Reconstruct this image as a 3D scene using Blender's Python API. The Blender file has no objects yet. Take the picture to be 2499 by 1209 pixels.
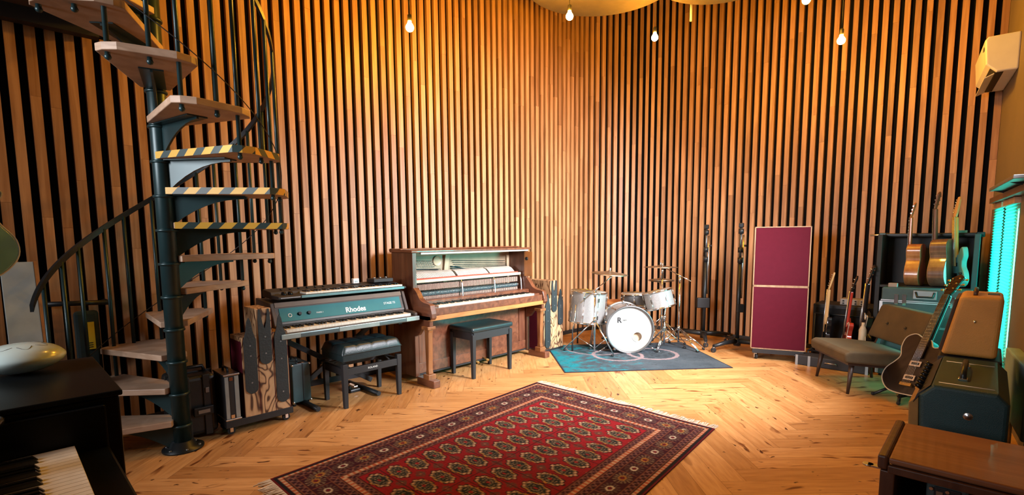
import bpy, bmesh, math, random
import numpy as np
from mathutils import Vector, Matrix
random.seed(7)
SC = bpy.context.scene
COL = SC.collection
# ------------------------------------------------------------------ camera, world, exposure, daylight
IW, IH, FPX, PX, PY, EYE = 2499., 1209., 1215., 1250., 705., 1.35
PITCH, ROLL, YAW = map(math.radians, (5.75, -0.45, 43.9))
FW = Vector((-math.sin(YAW)*math.cos(PITCH), math.cos(YAW)*math.cos(PITCH), -math.sin(PITCH)))
R0 = Vector((math.cos(YAW), math.sin(YAW), 0)); U0 = R0.cross(FW)
RT = math.cos(ROLL)*R0 + math.sin(ROLL)*U0
UP = -math.sin(ROLL)*R0 + math.cos(ROLL)*U0
cam = bpy.data.cameras.new('camera'); camo = bpy.data.objects.new('camera', cam); COL.objects.link(camo)
cam.sensor_fit = 'HORIZONTAL'; cam.sensor_width = 36.; cam.lens = FPX/IW*36.
cam.shift_x = (IW/2-PX)/IW; cam.shift_y = -(IH/2-PY)/IW
cam.clip_start = .02
m = Matrix((RT, UP, -FW)).transposed().to_4x4(); m.translation = (0, 0, EYE); camo.matrix_world = m
SC.camera = camo
SC.view_settings.view_transform = 'Standard'; SC.view_settings.look = 'None'
SC.view_settings.gamma = 1; SC.view_settings.use_curve_mapping = False
SC.view_settings.exposure = -0.08
SC.cycles.use_denoising = True; SC.cycles.max_bounces = 8
SC.cycles.sample_clamp_indirect = 6.
wd = bpy.data.worlds.new('world'); SC.world = wd; wd.use_nodes = True
wd.node_tree.nodes['Background'].inputs[0].default_value = (.35, .85, .92, 1)
wd.node_tree.nodes['Background'].inputs[1].default_value = .045

def area(name, loc, target, sx, sy, power, col, spread=180):
    l = bpy.data.lights.new(name, 'AREA'); l.shape = 'RECTANGLE'; l.size = sx; l.size_y = sy
    l.energy = power; l.color = col; l.spread = math.radians(spread)
    o = bpy.data.objects.new(name, l); COL.objects.link(o); o.location = loc
    o.rotation_euler = (Vector(target)-Vector(loc)).to_track_quat('-Z', 'Y').to_euler()
    return o
area('added_fill_high', (.215, 4.1, 2.3), (-3.9, 4.7, .35), 1.15, .95, 235, (.95, .93, 1.), 88)  # unseen fill added high on the right for neutral light on the slats
area('added_fill_rear', (-2.7, -2.4, 2.2), (-2.7, 6., .3), 2.0, 1.4, 44, (.97, .95, 1.), 60)  # soft fill added behind the camera, no opening is built there
area('daylight_teal_window', (-.16, 5.75, 1.0), (-4, 4.2, .55), .7, 1.3, 28, (.12, .85, .85), 70)

# pixel of the photograph -> point of the place (on a height, or on a plane x = const / y = const)
def ray(x, y): return FW + RT*((x-PX)/FPX) - UP*((y-PY)/FPX)
E0 = Vector((0, 0, EYE))
def FL(x, y, z=0.): d = ray(x, y); return E0 + d*((z-EYE)/d.z)
def OX(x, y, X): d = ray(x, y); return E0 + d*(X/d.x)
def OY(x, y, Y): d = ray(x, y); return E0 + d*(Y/d.y)
def OD(x, y, D): return E0 + ray(x, y)*D

# ------------------------------------------------------------------ materials
def S(r, g, b):
    f = lambda c: (c/255/12.92) if c/255 <= .04045 else ((c/255+.055)/1.055)**2.4
    return (f(r), f(g), f(b), 1)
def nt(name):
    mt = bpy.data.materials.new(name); mt.use_nodes = True
    n = mt.node_tree; return mt, n, n.nodes['Principled BSDF']
def nd(n, t, **kw):
    o = n.nodes.new(t)
    for k, v in kw.items(): setattr(o, k, v)
    return o
def ramp(n, fac, stops):
    r = nd(n, 'ShaderNodeValToRGB'); e = r.color_ramp.elements
    while len(e) < len(stops): e.new(.5)
    for k, (p, c) in enumerate(stops): e[k].position = p; e[k].color = c
    n.links.new(fac, r.inputs[0]); return r
def mat(name, col, rough=.5, metal=0., var=.12, scale=9., bump=0., bscale=60., spec=.5, coat=0.):
    mt, n, b = nt(name)
    tc = nd(n, 'ShaderNodeTexCoord'); nz = nd(n, 'ShaderNodeTexNoise'); nz.inputs['Scale'].default_value = scale
    nz.inputs['Detail'].default_value = 4
    n.links.new(tc.outputs['Object'], nz.inputs['Vector'])
    lo = tuple(c*(1-var) for c in col[:3])+(1,); hi = tuple(min(1, c*(1+var)) for c in col[:3])+(1,)
    r = ramp(n, nz.outputs['Fac'], [(.3, lo), (.7, hi)]); n.links.new(r.outputs[0], b.inputs['Base Color'])
    b.inputs['Roughness'].default_value = rough; b.inputs['Metallic'].default_value = metal
    b.inputs['Specular IOR Level'].default_value = spec; b.inputs['Coat Weight'].default_value = coat
    if bump:
        z2 = nd(n, 'ShaderNodeTexNoise'); z2.inputs['Scale'].default_value = bscale
        n.links.new(tc.outputs['Object'], z2.inputs['Vector'])
        bp = nd(n, 'ShaderNodeBump'); bp.inputs['Strength'].default_value = bump; bp.inputs['Distance'].default_value = .01
        n.links.new(z2.outputs['Fac'], bp.inputs['Height']); n.links.new(bp.outputs[0], b.inputs['Normal'])
    return mt
def wood(name, c1, c2, stretch=(1, 1, .08), scale=26., rough=.45, attr=None, coat=0., tint=.35, mid=None):
    mt, n, b = nt(name)
    tc = nd(n, 'ShaderNodeTexCoord'); mp = nd(n, 'ShaderNodeMapping'); mp.inputs['Scale'].default_value = stretch
    n.links.new(tc.outputs['UV' if attr == 'uv' else 'Object'], mp.inputs['Vector'])
    nz = nd(n, 'ShaderNodeTexNoise'); nz.inputs['Scale'].default_value = scale; nz.inputs['Detail'].default_value = 5
    nz.inputs['Distortion'].default_value = .6
    vec = mp.outputs[0]
    if attr:
        at = nd(n, 'ShaderNodeAttribute'); at.attribute_name = 'rnd'
        ad = nd(n, 'ShaderNodeVectorMath', operation='ADD'); sc = nd(n, 'ShaderNodeVectorMath', operation='SCALE')
        sc.inputs['Scale'].default_value = 37.
        n.links.new(at.outputs['Vector'], sc.inputs[0]); n.links.new(sc.outputs[0], ad.inputs[1]); n.links.new(vec, ad.inputs[0]); vec = ad.outputs[0]
    n.links.new(vec, nz.inputs['Vector'])
    st = [(.32, c1), (.68, c2)] if mid is None else [(.3, c1), (.5, mid), (.7, c2)]
    r = ramp(n, nz.outputs['Fac'], st); out = r.outputs[0]
    if attr:
        mx = nd(n, 'ShaderNodeMix', data_type='RGBA', blend_type='MULTIPLY'); mx.inputs[0].default_value = 1
        r2 = ramp(n, at.outputs['Fac'], [(0, (1-tint, 1-tint*1.1, 1-tint*1.2, 1)), (.5, (1-tint*.25, 1-tint*.25, 1-tint*.28, 1)), (1, (1.0, 1.0, 1.0, 1))])
        n.links.new(out, mx.inputs[6]); n.links.new(r2.outputs[0], mx.inputs[7]); out = mx.outputs[2]
    n.links.new(out, b.inputs['Base Color']); b.inputs['Roughness'].default_value = rough; b.inputs['Coat Weight'].default_value = coat
    bp = nd(n, 'ShaderNodeBump'); bp.inputs['Strength'].default_value = .12; bp.inputs['Distance'].default_value = .004
    n.links.new(nz.outputs['Fac'], bp.inputs['Height']); n.links.new(bp.outputs[0], b.inputs['Normal'])
    return mt
def emit(name, col, strength, rough=.4):
    mt, n, b = nt(name); b.inputs['Base Color'].default_value = col
    b.inputs['Emission Color'].default_value = col; b.inputs['Emission Strength'].default_value = strength
    b.inputs['Roughness'].default_value = rough; return mt
def vcol(name, rough=.9, scale=400., bump=.3):
    mt, n, b = nt(name); at = nd(n, 'ShaderNodeAttribute'); at.attribute_name = 'pat'
    nz = nd(n, 'ShaderNodeTexNoise'); nz.inputs['Scale'].default_value = scale; tc = nd(n, 'ShaderNodeTexCoord')
    n.links.new(tc.outputs['Object'], nz.inputs['Vector'])
    mx = nd(n, 'ShaderNodeMix', data_type='RGBA', blend_type='MULTIPLY'); mx.inputs[0].default_value = .55
    r = ramp(n, nz.outputs['Fac'], [(.3, (.45, .45, .45, 1)), (.7, (1, 1, 1, 1))])
    n.links.new(at.outputs['Color'], mx.inputs[6]); n.links.new(r.outputs[0], mx.inputs[7]); n.links.new(mx.outputs[2], b.inputs['Base Color'])
    b.inputs['Roughness'].default_value = rough; b.inputs['Specular IOR Level'].default_value = .15
    bp = nd(n, 'ShaderNodeBump'); bp.inputs['Strength'].default_value = bump; bp.inputs['Distance'].default_value = .004
    n.links.new(nz.outputs['Fac'], bp.inputs['Height']); n.links.new(bp.outputs[0], b.inputs['Normal'])
    return mt

OAK = wood('oak slats', (.32, .150, .058, 1), (.51, .282, .132, 1), (1, 1, .06), 30, .5, 'obj', tint=.34)
FLOORM = None
BLACKFELT = mat('black felt', (.006, .006, .007, 1), .95, spec=.1)
BLACK = mat('black painted metal', (.012, .016, .018, 1), .38, .3)
BLACKM = mat('matt black', (.010, .010, .011, 1), .6)
BLACKG = mat('black gloss', (.004, .005, .006, 1), .26, spec=.3)
DSTEEL = mat('dark green steel', (.012, .035, .038, 1), .35, .3)
LEATHER = mat('black leather', (.010, .022, .025, 1), .36, bump=.12, bscale=120)
RUBBER = mat('black rubber', (.01, .01, .01, 1), .8)
CHROME = mat('chrome', (.75, .76, .76, 1), .13, 1., .05)
ALU = mat('brushed aluminium', (.52, .53, .53, 1), .3, 1., .08)
GREYM = mat('grey metal', (.25, .26, .26, 1), .4, .8)
IVORY = mat('ivory keys', (.72, .68, .58, 1), .3, var=.06, scale=30)
WHITEP = mat('white plastic', (.72, .71, .66, 1), .4, var=.04)
WHITEPAINT = mat('tan painted plaster', (.16, .12, .072, 1), .8, var=.06, scale=3, bump=.05)
MAHOG = wood('mahogany', (.085, .026, .012, 1), (.17, .06, .028, 1), (.15, 1, 1), 22, .32, coat=.25)
MAHOGV = wood('mahogany upright grain', (.075, .024, .012, 1), (.15, .055, .026, 1), (1, 1, .12), 22, .32, coat=.25)
HONEY = wood('honey coloured wood', (.30, .115, .028, 1), (.46, .20, .06, 1), (1, .12, 1), 24, .38, coat=.15)
HONEYV = wood('honey coloured wood upright', (.30, .115, .028, 1), (.46, .20, .06, 1), (1, 1, .1), 24, .38, coat=.15)
TREADW = wood('pale beech treads', (.34, .22, .14, 1), (.46, .32, .22, 1), (.3, .3, 1), 30, .5)
BURG = mat('burgundy fabric', (.072, .006, .013, 1), .95, var=.05, scale=20, bump=.1, bscale=500, spec=.1)
ORANGEV = mat('orange tweed vinyl', (.52, .24, .045, 1), .6, var=.1, scale=6, bump=.25, bscale=300)
GREENV = mat('dark green vinyl', (.007, .042, .047, 1), .5, var=.15, scale=8, bump=.25, bscale=350)
TEALCASE = mat('teal grey case vinyl', (.030, .062, .068, 1), .5, var=.15, bump=.15, bscale=300)
GOLD = mat('brass', (.45, .29, .10, 1), .4, .9, .1)
STRIPEY = None

# ------------------------------------------------------------------ mesh helpers
OFF = {}
class MB:
    def __init__(s, M=None): s.v = []; s.f = []; s.mi = []; s.M = M; s.k = 0; s.sm = []
    def add(s, vs, fs, M=None, sm=False):
        b = len(s.v)
        for p in vs:
            p = Vector(p)
            if M is not None: p = M @ p
            if s.M is not None: p = s.M @ p
            s.v.append(p)
        for q in fs: s.f.append(tuple(b+i for i in q)); s.mi.append(s.k); s.sm.append(sm)
        return s
    def box(s, x0, x1, y0, y1, z0, z1, M=None):
        vs = [(x, y, z) for z in (z0, z1) for y in (y0, y1) for x in (x0, x1)]
        return s.add(vs, [(0, 2, 3, 1), (4, 5, 7, 6), (0, 1, 5, 4), (2, 6, 7, 3), (0, 4, 6, 2), (1, 3, 7, 5)], M)
    def cbox(s, c, sx, sy, sz, M=None):
        return s.box(c[0]-sx/2, c[0]+sx/2, c[1]-sy/2, c[1]+sy/2, c[2]-sz/2, c[2]+sz/2, M)
    def cyl(s, p0, p1, r0, r1=None, n=12, M=None, caps=True):
        r1 = r0 if r1 is None else r1; p0 = Vector(p0); p1 = Vector(p1); d = (p1-p0).normalized()
        a = d.orthogonal().normalized(); b = d.cross(a); vs = []
        for p, r in ((p0, r0), (p1, r1)):
            for k in range(n): t = 2*math.pi*k/n; vs.append(p+(a*math.cos(t)+b*math.sin(t))*r)
        s.add(vs, [(k, (k+1) % n, n+(k+1) % n, n+k) for k in range(n)], M, True)
        if caps: s.add(vs, [tuple(range(n-1, -1, -1)), tuple(range(n, 2*n))], M)
        return s
    def tube(s, pts, r, n=8, M=None, closed=False):
        pts = [Vector(p) for p in pts]; N = len(pts); vs = []; a = None
        for i, p in enumerate(pts):
            d = (pts[(i+1) % N] if (closed or i < N-1) else p) - (pts[i-1] if (closed or i > 0) else p)
            d = d.normalized()
            if a is None: a = d.orthogonal().normalized()
            a = (a-d*a.dot(d)).normalized(); b = d.cross(a)
            rr = r[i] if isinstance(r, (list, tuple)) else r
            for k in range(n): t = 2*math.pi*k/n; vs.append(p+(a*math.cos(t)+b*math.sin(t))*rr)
        fs = []
        for i in range(N if closed else N-1):
            j = (i+1) % N
            fs += [(i*n+k, i*n+(k+1) % n, j*n+(k+1) % n, j*n+k) for k in range(n)]
        s.add(vs, fs, M, True)
        if not closed: s.add(vs[:n], [tuple(range(n-1, -1, -1))], M); s.add(vs[-n:], [tuple(range(n))], M)
        return s
    def lathe(s, prof, n=32, M=None):   # prof: (radius, height) about local z
        vs = []; fs = []
        for r, z in prof:
            for k in range(n): t = 2*math.pi*k/n; vs.append((r*math.cos(t), r*math.sin(t), z))
        for i in range(len(prof)-1):
            fs += [(i*n+k, i*n+(k+1) % n, (i+1)*n+(k+1) % n, (i+1)*n+k) for k in range(n)]
        return s.add(vs, fs, M, True)
    def prism(s, poly, t0, t1, M=None):  # polygon in local xy, thickness along local z
        n = len(poly)
        vs = [(p[0], p[1], t0) for p in poly]+[(p[0], p[1], t1) for p in poly]
        return s.add(vs, [tuple(range(n-1, -1, -1)), tuple(range(n, 2*n))]+[(k, (k+1) % n, n+(k+1) % n, n+k) for k in range(n)], M)
    def sphere(s, c, r, n=14, M=None, sz=1.):
        vs = []; fs = []; m_ = n//2
        for i in range(m_+1):
            p = math.pi*i/m_
            for k in range(n): t = 2*math.pi*k/n; vs.append((c[0]+r*math.sin(p)*math.cos(t), c[1]+r*math.sin(p)*math.sin(t), c[2]+r*sz*math.cos(p)))
        for i in range(m_): fs += [(i*n+k, (i+1)*n+k, (i+1)*n+(k+1) % n, i*n+(k+1) % n) for k in range(n)]
        return s.add(vs, fs, M, True)
    def build(s, name, mats, parent=None, bevel=0., seg=2, world=True, flat=False, label=None):
        me = bpy.data.meshes.new(name); o = bpy.data.objects.new(name, me); COL.objects.link(o)
        off = OFF.get(parent.name, Vector()) if (parent and world) else Vector()
        me.from_pydata([tuple(p-off) for p in s.v], [], s.f)
        mats = mats if isinstance(mats, (list, tuple)) else [mats]
        for q in mats: me.materials.append(q)
        me.polygons.foreach_set('material_index', s.mi); me.polygons.foreach_set('use_smooth', s.sm)
        bm = bmesh.new(); bm.from_mesh(me); bmesh.ops.remove_doubles(bm, verts=bm.verts, dist=1e-6)
        bmesh.ops.recalc_face_normals(bm, faces=bm.faces); bm.to_mesh(me); bm.free()
        if parent: o.parent = parent; OFF[o.name] = off
        if bevel:
            bv = o.modifiers.new('bevel', 'BEVEL'); bv.width = bevel; bv.segments = seg; bv.limit_method = 'ANGLE'; bv.angle_limit = .9
        if label: o['label'] = label
        return o
def tag(o, label, cat, group=None, kind=None):
    o['label'] = label; o['category'] = cat
    if group: o['group'] = group
    if kind: o['kind'] = kind
    return o
def thing(name, label, cat, loc=(0, 0, 0), rz=0., group=None):
    o = bpy.data.objects.new(name, None); COL.objects.link(o); o.location = loc; o.rotation_euler = (0, 0, rz)
    o.empty_display_size = .05; OFF[o.name] = Vector(loc) if rz == 0 else Vector()
    return tag(o, label, cat, group)
def copy_tree(o, parent=None):
    c = o.copy(); COL.objects.link(c)
    if parent: c.parent = parent
    for ch in list(o.children): copy_tree(ch, c)
    return c
def struct(o): o['kind'] = 'structure'; return o
def text(body, name, mt, M, size, parent, extrude=.0006, align='LEFT', off=None, bold=0.):
    cu = bpy.data.curves.new(name, 'FONT'); cu.body = body; cu.size = size; cu.extrude = extrude; cu.align_x = align; cu.offset = bold
    to = bpy.data.objects.new(name, cu); COL.objects.link(to)
    dg = bpy.context.evaluated_depsgraph_get(); dg.update()
    me = bpy.data.meshes.new_from_object(to.evaluated_get(dg)); bpy.data.objects.remove(to)
    o = bpy.data.objects.new(name, me); COL.objects.link(o); me.materials.clear(); me.materials.append(mt)
    offv = OFF.get(parent.name, Vector()) if parent else Vector()
    me.transform(Matrix.Translation(-offv) @ M); o.parent = parent
    return o
def frame(o, x, y, z):  # matrix with given local axes and origin
    m_ = Matrix((Vector(x).normalized(), Vector(y).normalized(), Vector(z).normalized())).transposed().to_4x4(); m_.translation = Vector(o); return m_
def arc(cx, cy, r, a0, a1, n): return [(cx+r*math.cos(math.radians(a0+(a1-a0)*k/n)), cy+r*math.sin(math.radians(a0+(a1-a0)*k/n))) for k in range(n+1)]
def rrect(x0, x1, y0, y1, r, n=5):
    return arc(x1-r, y0+r, r, -90, 0, n)+arc(x1-r, y1-r, r, 0, 90, n)+arc(x0+r, y1-r, r, 90, 180, n)+arc(x0+r, y0+r, r, 180, 270, n)
def smooth(pts, n=6, closed=True):  # Catmull-Rom through 2D points
    out = []; N = len(pts)
    for i in range(N if closed else N-1):
        p = [Vector(pts[(i+k) % N] if closed else pts[max(0, min(N-1, i+k))]) for k in (-1, 0, 1, 2)]
        for k in range(n):
            t = k/n
            out.append(.5*((2*p[1])+(p[2]-p[0])*t+(2*p[0]-5*p[1]+4*p[2]-p[3])*t*t+(3*p[1]-p[0]-3*p[2]+p[3])*t**3))
    if not closed: out.append(Vector(pts[-1]))
    return out
# ================================================================== THE ROOM
CEIL = 5.1
WL = [(-4.42, -1.6), (-4.46, -.6), (-4.47, .1), (-4.5, .8), (-4.49, 1.7), (-4.41, 2.5), (-4.30, 3.4), (-4.25, 4.2), (-4.25, 5.0), (-4.25, 5.65)]
path = [Vector(p) for p in smooth(WL, 8, False)]
path += [Vector((-3.15-1.1*math.cos(math.pi/2*k/24), 5.65+1.1*math.sin(math.pi/2*k/24))) for k in range(1, 25)]
path += [Vector((-3.15+3.13*k/30, 6.75)) for k in range(1, 31)]
cum = [0.]
for a_, b_ in zip(path, path[1:]): cum.append(cum[-1]+(b_-a_).length)
def pathpt(s):
    for i in range(len(path)-1):
        if s <= cum[i+1] or i == len(path)-2:
            d = path[i+1]-path[i]; t = (s-cum[i])/d.length; return path[i]+d*t, d.normalized()
def hit(px, py=470):
    d = ray(px, py); ang = math.atan2(d.x, d.y)
    for i in range(len(path)-1):
        a0 = math.atan2(path[i].x, path[i].y); a1 = math.atan2(path[i+1].x, path[i+1].y)
        if a0 <= ang <= a1 and path[i].y > -1.2:
            lo, hi = 0., 1.
            for _ in range(30):
                md = (lo+hi)/2; p = path[i].lerp(path[i+1], md)
                if math.atan2(p.x, p.y) < ang: lo = md
                else: hi = md
            return cum[i]+lo*(cum[i+1]-cum[i])
# left edges of the oak slats as counted along the wall
SL = [48.7,97.5,145.4,190.8,233.6,274.8,312.6,350.4]
SM = [689.2,715.1,740,764.4,787.9,810.6,833.6,855.6,877,898.8,919.5,940,959.3,978.7,998,1016.5,1034,1051.8,1068.9,1085.7,1102.2,1117.6,1134.1,1148.9,1163.5,1178.3,1192.9,1206.4,1219.8,1233.3,1246.4,1259.3,1272.4,1285.4,1297.1,1308.9,1320.3,1331.9,1343.4,1354,1364,1374.1,1384.2,1394.3,1404.7,1415.6,1427.1,1440,1453,1467.4,1482,1496.6,1511.3,1526,1541.2,1556,1570.8,1585,1599.7,1614.5,1629.9,1645,1660.5,1676.5,1692.4,1708.9,1725.7,1742.2,1760.2,1777.8,1796,1814.5,1832.4,1851,1870.3,1889.9,1909.7,1929.9,1950.1,1971.1,1992.4,2014,2035.8,2058,2080.5,2103.5,2127.3,2152.3,2177.6,2202.7,2230,2256.3,2285.7,2313.5,2344.5,2375.6,2407.6]
sl = [hit(x) for x in SL]; sm_ = [hit(x) for x in SM]
gap = sm_[0]-sl[-1]; ng = round(gap/.0905)
mid = [sl[-1]+gap*k/ng for k in range(1, ng)]
pre = [sl[0]-.0912*k for k in range(14, 0, -1) if sl[0]-.0912*k > .05]
ss = pre+sl+mid+sm_
SOFFIT = 2.79
def wall_mesh(name, s0, s1, z1):
    mb = MB(); n = max(2, int((s1-s0)/.12)); vs = []
    for k in range(n+1):
        p, d = pathpt(s0+(s1-s0)*k/n); nr = Vector((d.y, -d.x))
        q = p-nr*.045; w = p-nr*.16
        vs += [(q.x, q.y, 0), (q.x, q.y, z1), (w.x, w.y, z1), (w.x, w.y, 0)]
    fs = []
    for k in range(n):
        for j in range(4): fs.append((k*4+j, k*4+(j+1) % 4, k*4+4+(j+1) % 4, k*4+4+j))
    fs += [(0, 1, 2, 3), (n*4+3, n*4+2, n*4+1, n*4)]
    mb.add(vs, fs); return struct(mb.build(name, BLACKFELT))
scorner = cum[len(path)-31-12]
wl = wall_mesh('wall_left', 0, scorner, CEIL); wb = wall_mesh('wall_back', scorner, cum[-1]+.12, CEIL)
def slats(name, lst, parent):
    mb = MB(); rnd = []
    for s in lst:
        nxt = [q for q in ss if q > s+.02]; w = (nxt[0]-s)*.545 if nxt else .052
        p0, d = pathpt(s); p1, _ = pathpt(s+w); nr = Vector((d.y, -d.x))
        top = SOFFIT-.06 if (p0.y < .62 and p0.x < -4) else CEIL-.01
        z = .03; zz = [z]
        z += random.uniform(.4, 2.0)
        while z < top-.3: zz.append(z); z += random.uniform(.7, 2.0)
        zz.append(top)
        for a_, b_ in zip(zz, zz[1:]):
            e = nr*random.uniform(-.0008, .0008); bk = nr*.044
            c = [p0+e, p1+e, p1-bk, p0-bk]
            vs = [(q.x, q.y, a_+.0006) for q in c]+[(q.x, q.y, b_-.0006) for q in c]
            mb.add(vs, [(3, 2, 1, 0), (4, 5, 6, 7), (0, 1, 5, 4), (1, 2, 6, 5), (2, 3, 7, 6), (3, 0, 4, 7)])
            rnd += [random.random()]*6
    me = bpy.data.meshes.new(name); me.from_pydata([tuple(v) for v in mb.v], [], mb.f); me.materials.append(OAK)
    at = me.attributes.new('rnd', 'FLOAT', 'FACE'); at.data.foreach_set('value', rnd)
    o = bpy.data.objects.new(name, me); COL.objects.link(o); o.parent = parent; o['kind'] = 'structure'; return o
slats('oak_slat_cladding', [s for s in ss if s < scorner], wl)
slats('oak_slat_cladding', [s for s in ss if s >= scorner], wb)
# plinth strip along the walls
for nm, a_, b_ in (('baseboard_left', 0, scorner), ('baseboard_back', scorner, cum[-1])):
    mb = MB(); n = 70; vs = []
    for k in range(n+1):
        p, d = pathpt(a_+(b_-a_)*k/n); nr = Vector((d.y, -d.x)); q = p+nr*.004; w = p-nr*.05
        vs += [(q.x, q.y, 0), (q.x, q.y, .055), (w.x, w.y, .055), (w.x, w.y, 0)]
    mb.add(vs, [(k*4+j, k*4+(j+1) % 4, k*4+4+(j+1) % 4, k*4+4+j) for k in range(n) for j in range(4)]+[(0, 1, 2, 3), (n*4+3, n*4+2, n*4+1, n*4)])
    struct(mb.build(nm, BLACKM))

# herringbone oak floor
def floor_material():
    mt, n, b = nt('herringbone oak floor')
    tc = nd(n, 'ShaderNodeTexCoord'); at = nd(n, 'ShaderNodeAttribute'); at.attribute_name = 'rnd'
    sc = nd(n, 'ShaderNodeVectorMath', operation='SCALE'); sc.inputs['Scale'].default_value = 53.
    n.links.new(at.outputs['Vector'], sc.inputs[0])
    def noise(st, scale, det=4, dist=.4):
        mp = nd(n, 'ShaderNodeMapping'); mp.inputs['Scale'].default_value = st; n.links.new(tc.outputs['UV'], mp.inputs['Vector'])
        ad = nd(n, 'ShaderNodeVectorMath', operation='ADD'); n.links.new(mp.outputs[0], ad.inputs[0]); n.links.new(sc.outputs[0], ad.inputs[1])
        nz = nd(n, 'ShaderNodeTexNoise'); nz.inputs['Scale'].default_value = scale; nz.inputs['Detail'].default_value = det; nz.inputs['Distortion'].default_value = dist
        n.links.new(ad.outputs[0], nz.inputs['Vector']); return nz.outputs['Fac']
    g = noise((.12, 1, 1), 40); k1 = noise((.28, 1, 1), 13, 2, .8); k2 = noise((.5, 1, 1), 23, 2, .3)
    base = ramp(n, g, [(.3, (.46, .225, .075, 1)), (.7, (.62, .345, .135, 1))])
    tn = ramp(n, at.outputs['Fac'], [(0, (.70, .62, .52, 1)), (.45, (.93, .90, .86, 1)), (1, (1, 1, 1, 1))])
    m1 = nd(n, 'ShaderNodeMix', data_type='RGBA', blend_type='MULTIPLY'); m1.inputs[0].default_value = 1
    n.links.new(base.outputs[0], m1.inputs[6]); n.links.new(tn.outputs[0], m1.inputs[7])
    kr = ramp(n, k1, [(.64, (1, 1, 1, 1)), (.72, (.30, .17, .09, 1))])
    kr2 = ramp(n, k2, [(.68, (1, 1, 1, 1)), (.73, (.14, .08, .05, 1))])
    m2 = nd(n, 'ShaderNodeMix', data_type='RGBA', blend_type='MULTIPLY'); m2.inputs[0].default_value = 1
    n.links.new(m1.outputs[2], m2.inputs[6]); n.links.new(kr.outputs[0], m2.inputs[7])
    m3 = nd(n, 'ShaderNodeMix', data_type='RGBA', blend_type='MULTIPLY'); m3.inputs[0].default_value = 1
    n.links.new(m2.outputs[2], m3.inputs[6]); n.links.new(kr2.outputs[0], m3.inputs[7])
    n.links.new(m3.outputs[2], b.inputs['Base Color'])
    b.inputs['Roughness'].default_value = .42
    bp = nd(n, 'ShaderNodeBump'); bp.inputs['Strength'].default_value = .1; bp.inputs['Distance'].default_value = .003
    n.links.new(g, bp.inputs['Height']); n.links.new(bp.outputs[0], b.inputs['Normal'])
    return mt
def build_floor():
    w, n = .142, 6; vs = []; fs = []; uv = []; rnd = []
    c45 = math.sqrt(.5); ox, oy = -.9, 3.6; g = .0007
    def plank(x0, x1, y0, y1, along):
        pts = [(x0*w+g, y0*w+g), (x1*w-g, y0*w+g), (x1*w-g, y1*w-g), (x0*w+g, y1*w-g)]
        P = [(ox+(p-q)*c45, oy+(p+q)*c45) for p, q in pts]
        cx = sum(p[0] for p in P)/4; cy = sum(p[1] for p in P)/4
        if not (-5.2 < cx < 1.6 and -2.6 < cy < 7.3): return
        b = len(vs); vs.extend([(p[0], p[1], 0) for p in P]); fs.append((b, b+1, b+2, b+3)); rnd.append(random.random())
        L = n*w
        uv.extend([(0, 0), (L, 0), (L, w), (0, w)] if along == 'x' else [(0, 0), (0, w), (L, w), (L, 0)])
    for i in range(-70, 71):
        for j in range(-14, 15):
            x = i+n*j; y = i-n*j
            plank(x, x+n, y, y+1, 'x'); plank(x+n, x+n+1, y+1-n, y+1, 'y')
    b = len(vs); vs.extend([(-5.6, -3, -.002), (2, -3, -.002), (2, 7.6, -.002), (-5.6, 7.6, -.002)]); fs.append((b, b+1, b+2, b+3)); rnd.append(0); uv.extend([(0, 0)]*4)
    b = len(vs); vs.extend([(-5.6, -3, -.1), (2, -3, -.1), (2, 7.6, -.1), (-5.6, 7.6, -.1)]); fs.append((b+3, b+2, b+1, b)); rnd.append(0); uv.extend([(0, 0)]*4)
    me = bpy.data.meshes.new('floor'); me.from_pydata(vs, [], fs)
    ul = me.uv_layers.new(name='UVMap'); ul.data.foreach_set('uv', [c for p in uv for c in p])
    at = me.attributes.new('rnd', 'FLOAT', 'FACE'); at.data.foreach_set('value', rnd)
    gm = mat('floor joint', (.10, .05, .025, 1), .8)
    me.materials.append(floor_material()); me.materials.append(gm)
    me.polygons[len(fs)-1].material_index = 1; me.polygons[len(fs)-2].material_index = 1
    o = bpy.data.objects.new('floor', me); COL.objects.link(o); struct(o)
build_floor()

# ceiling, hanging discs, upper floor above the stair
struct(MB().box(-5.4, 1.8, -2.8, 7.4, CEIL, CEIL+.1).build('ceiling', mat('ceiling plaster', (.30, .25, .19, 1), .9)))
MEZ = mat('brown stained soffit', (.075, .045, .028, 1), .7, var=.2)
struct(MB().box(-4.6, -3.02, -1.7, .60, SOFFIT, SOFFIT+.22).build('trim_1', MEZ))
mb = MB(); mb.box(-4.44, -4.36, -1.7, .60, SOFFIT-.09, SOFFIT-.001); struct(mb.build('trim_2', BLACKM))
mb = MB(); mb.box(-3.02, -2.98, -1.7, .64, SOFFIT-.02, SOFFIT+.26); mb.box(-4.4, -3.02, .60, .64, SOFFIT-.02, SOFFIT+.26); struct(mb.build('trim_3', BLACKM))
DISC = mat('pale felt', (.13, .095, .07, 1), .95, bump=.2, bscale=200)
def disc(c, r, label):
    t = thing('ceiling_disc', label, 'acoustic panel', c, group='round felt discs below the ceiling')
    mb = MB(Matrix.Translation(c)); mb.lathe([(0, 0), (r-.02, 0), (r, .012), (r, .05), (r-.012, .06), (0, .06)], 64); mb.build('panel', DISC, t)
    for k in range(3):
        a = 2*math.pi*k/3+.4; p = Vector(c)+Vector((math.cos(a)*r*.7, math.sin(a)*r*.7, .06)); MB().cyl(p, (p.x, p.y, CEIL), .003, n=6).build('suspension_wire', GREYM, t)
p = FL(1470, 41, 3.75); d_ = Vector((p.x, p.y)).normalized()*.75
disc((p.x-d_.x, p.y-d_.y, 3.75), .75, 'wide pale felt disc hanging above the drum kit')
p = FL(1775, 8, 3.75); d_ = Vector((p.x, p.y)).normalized()*.65
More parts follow.
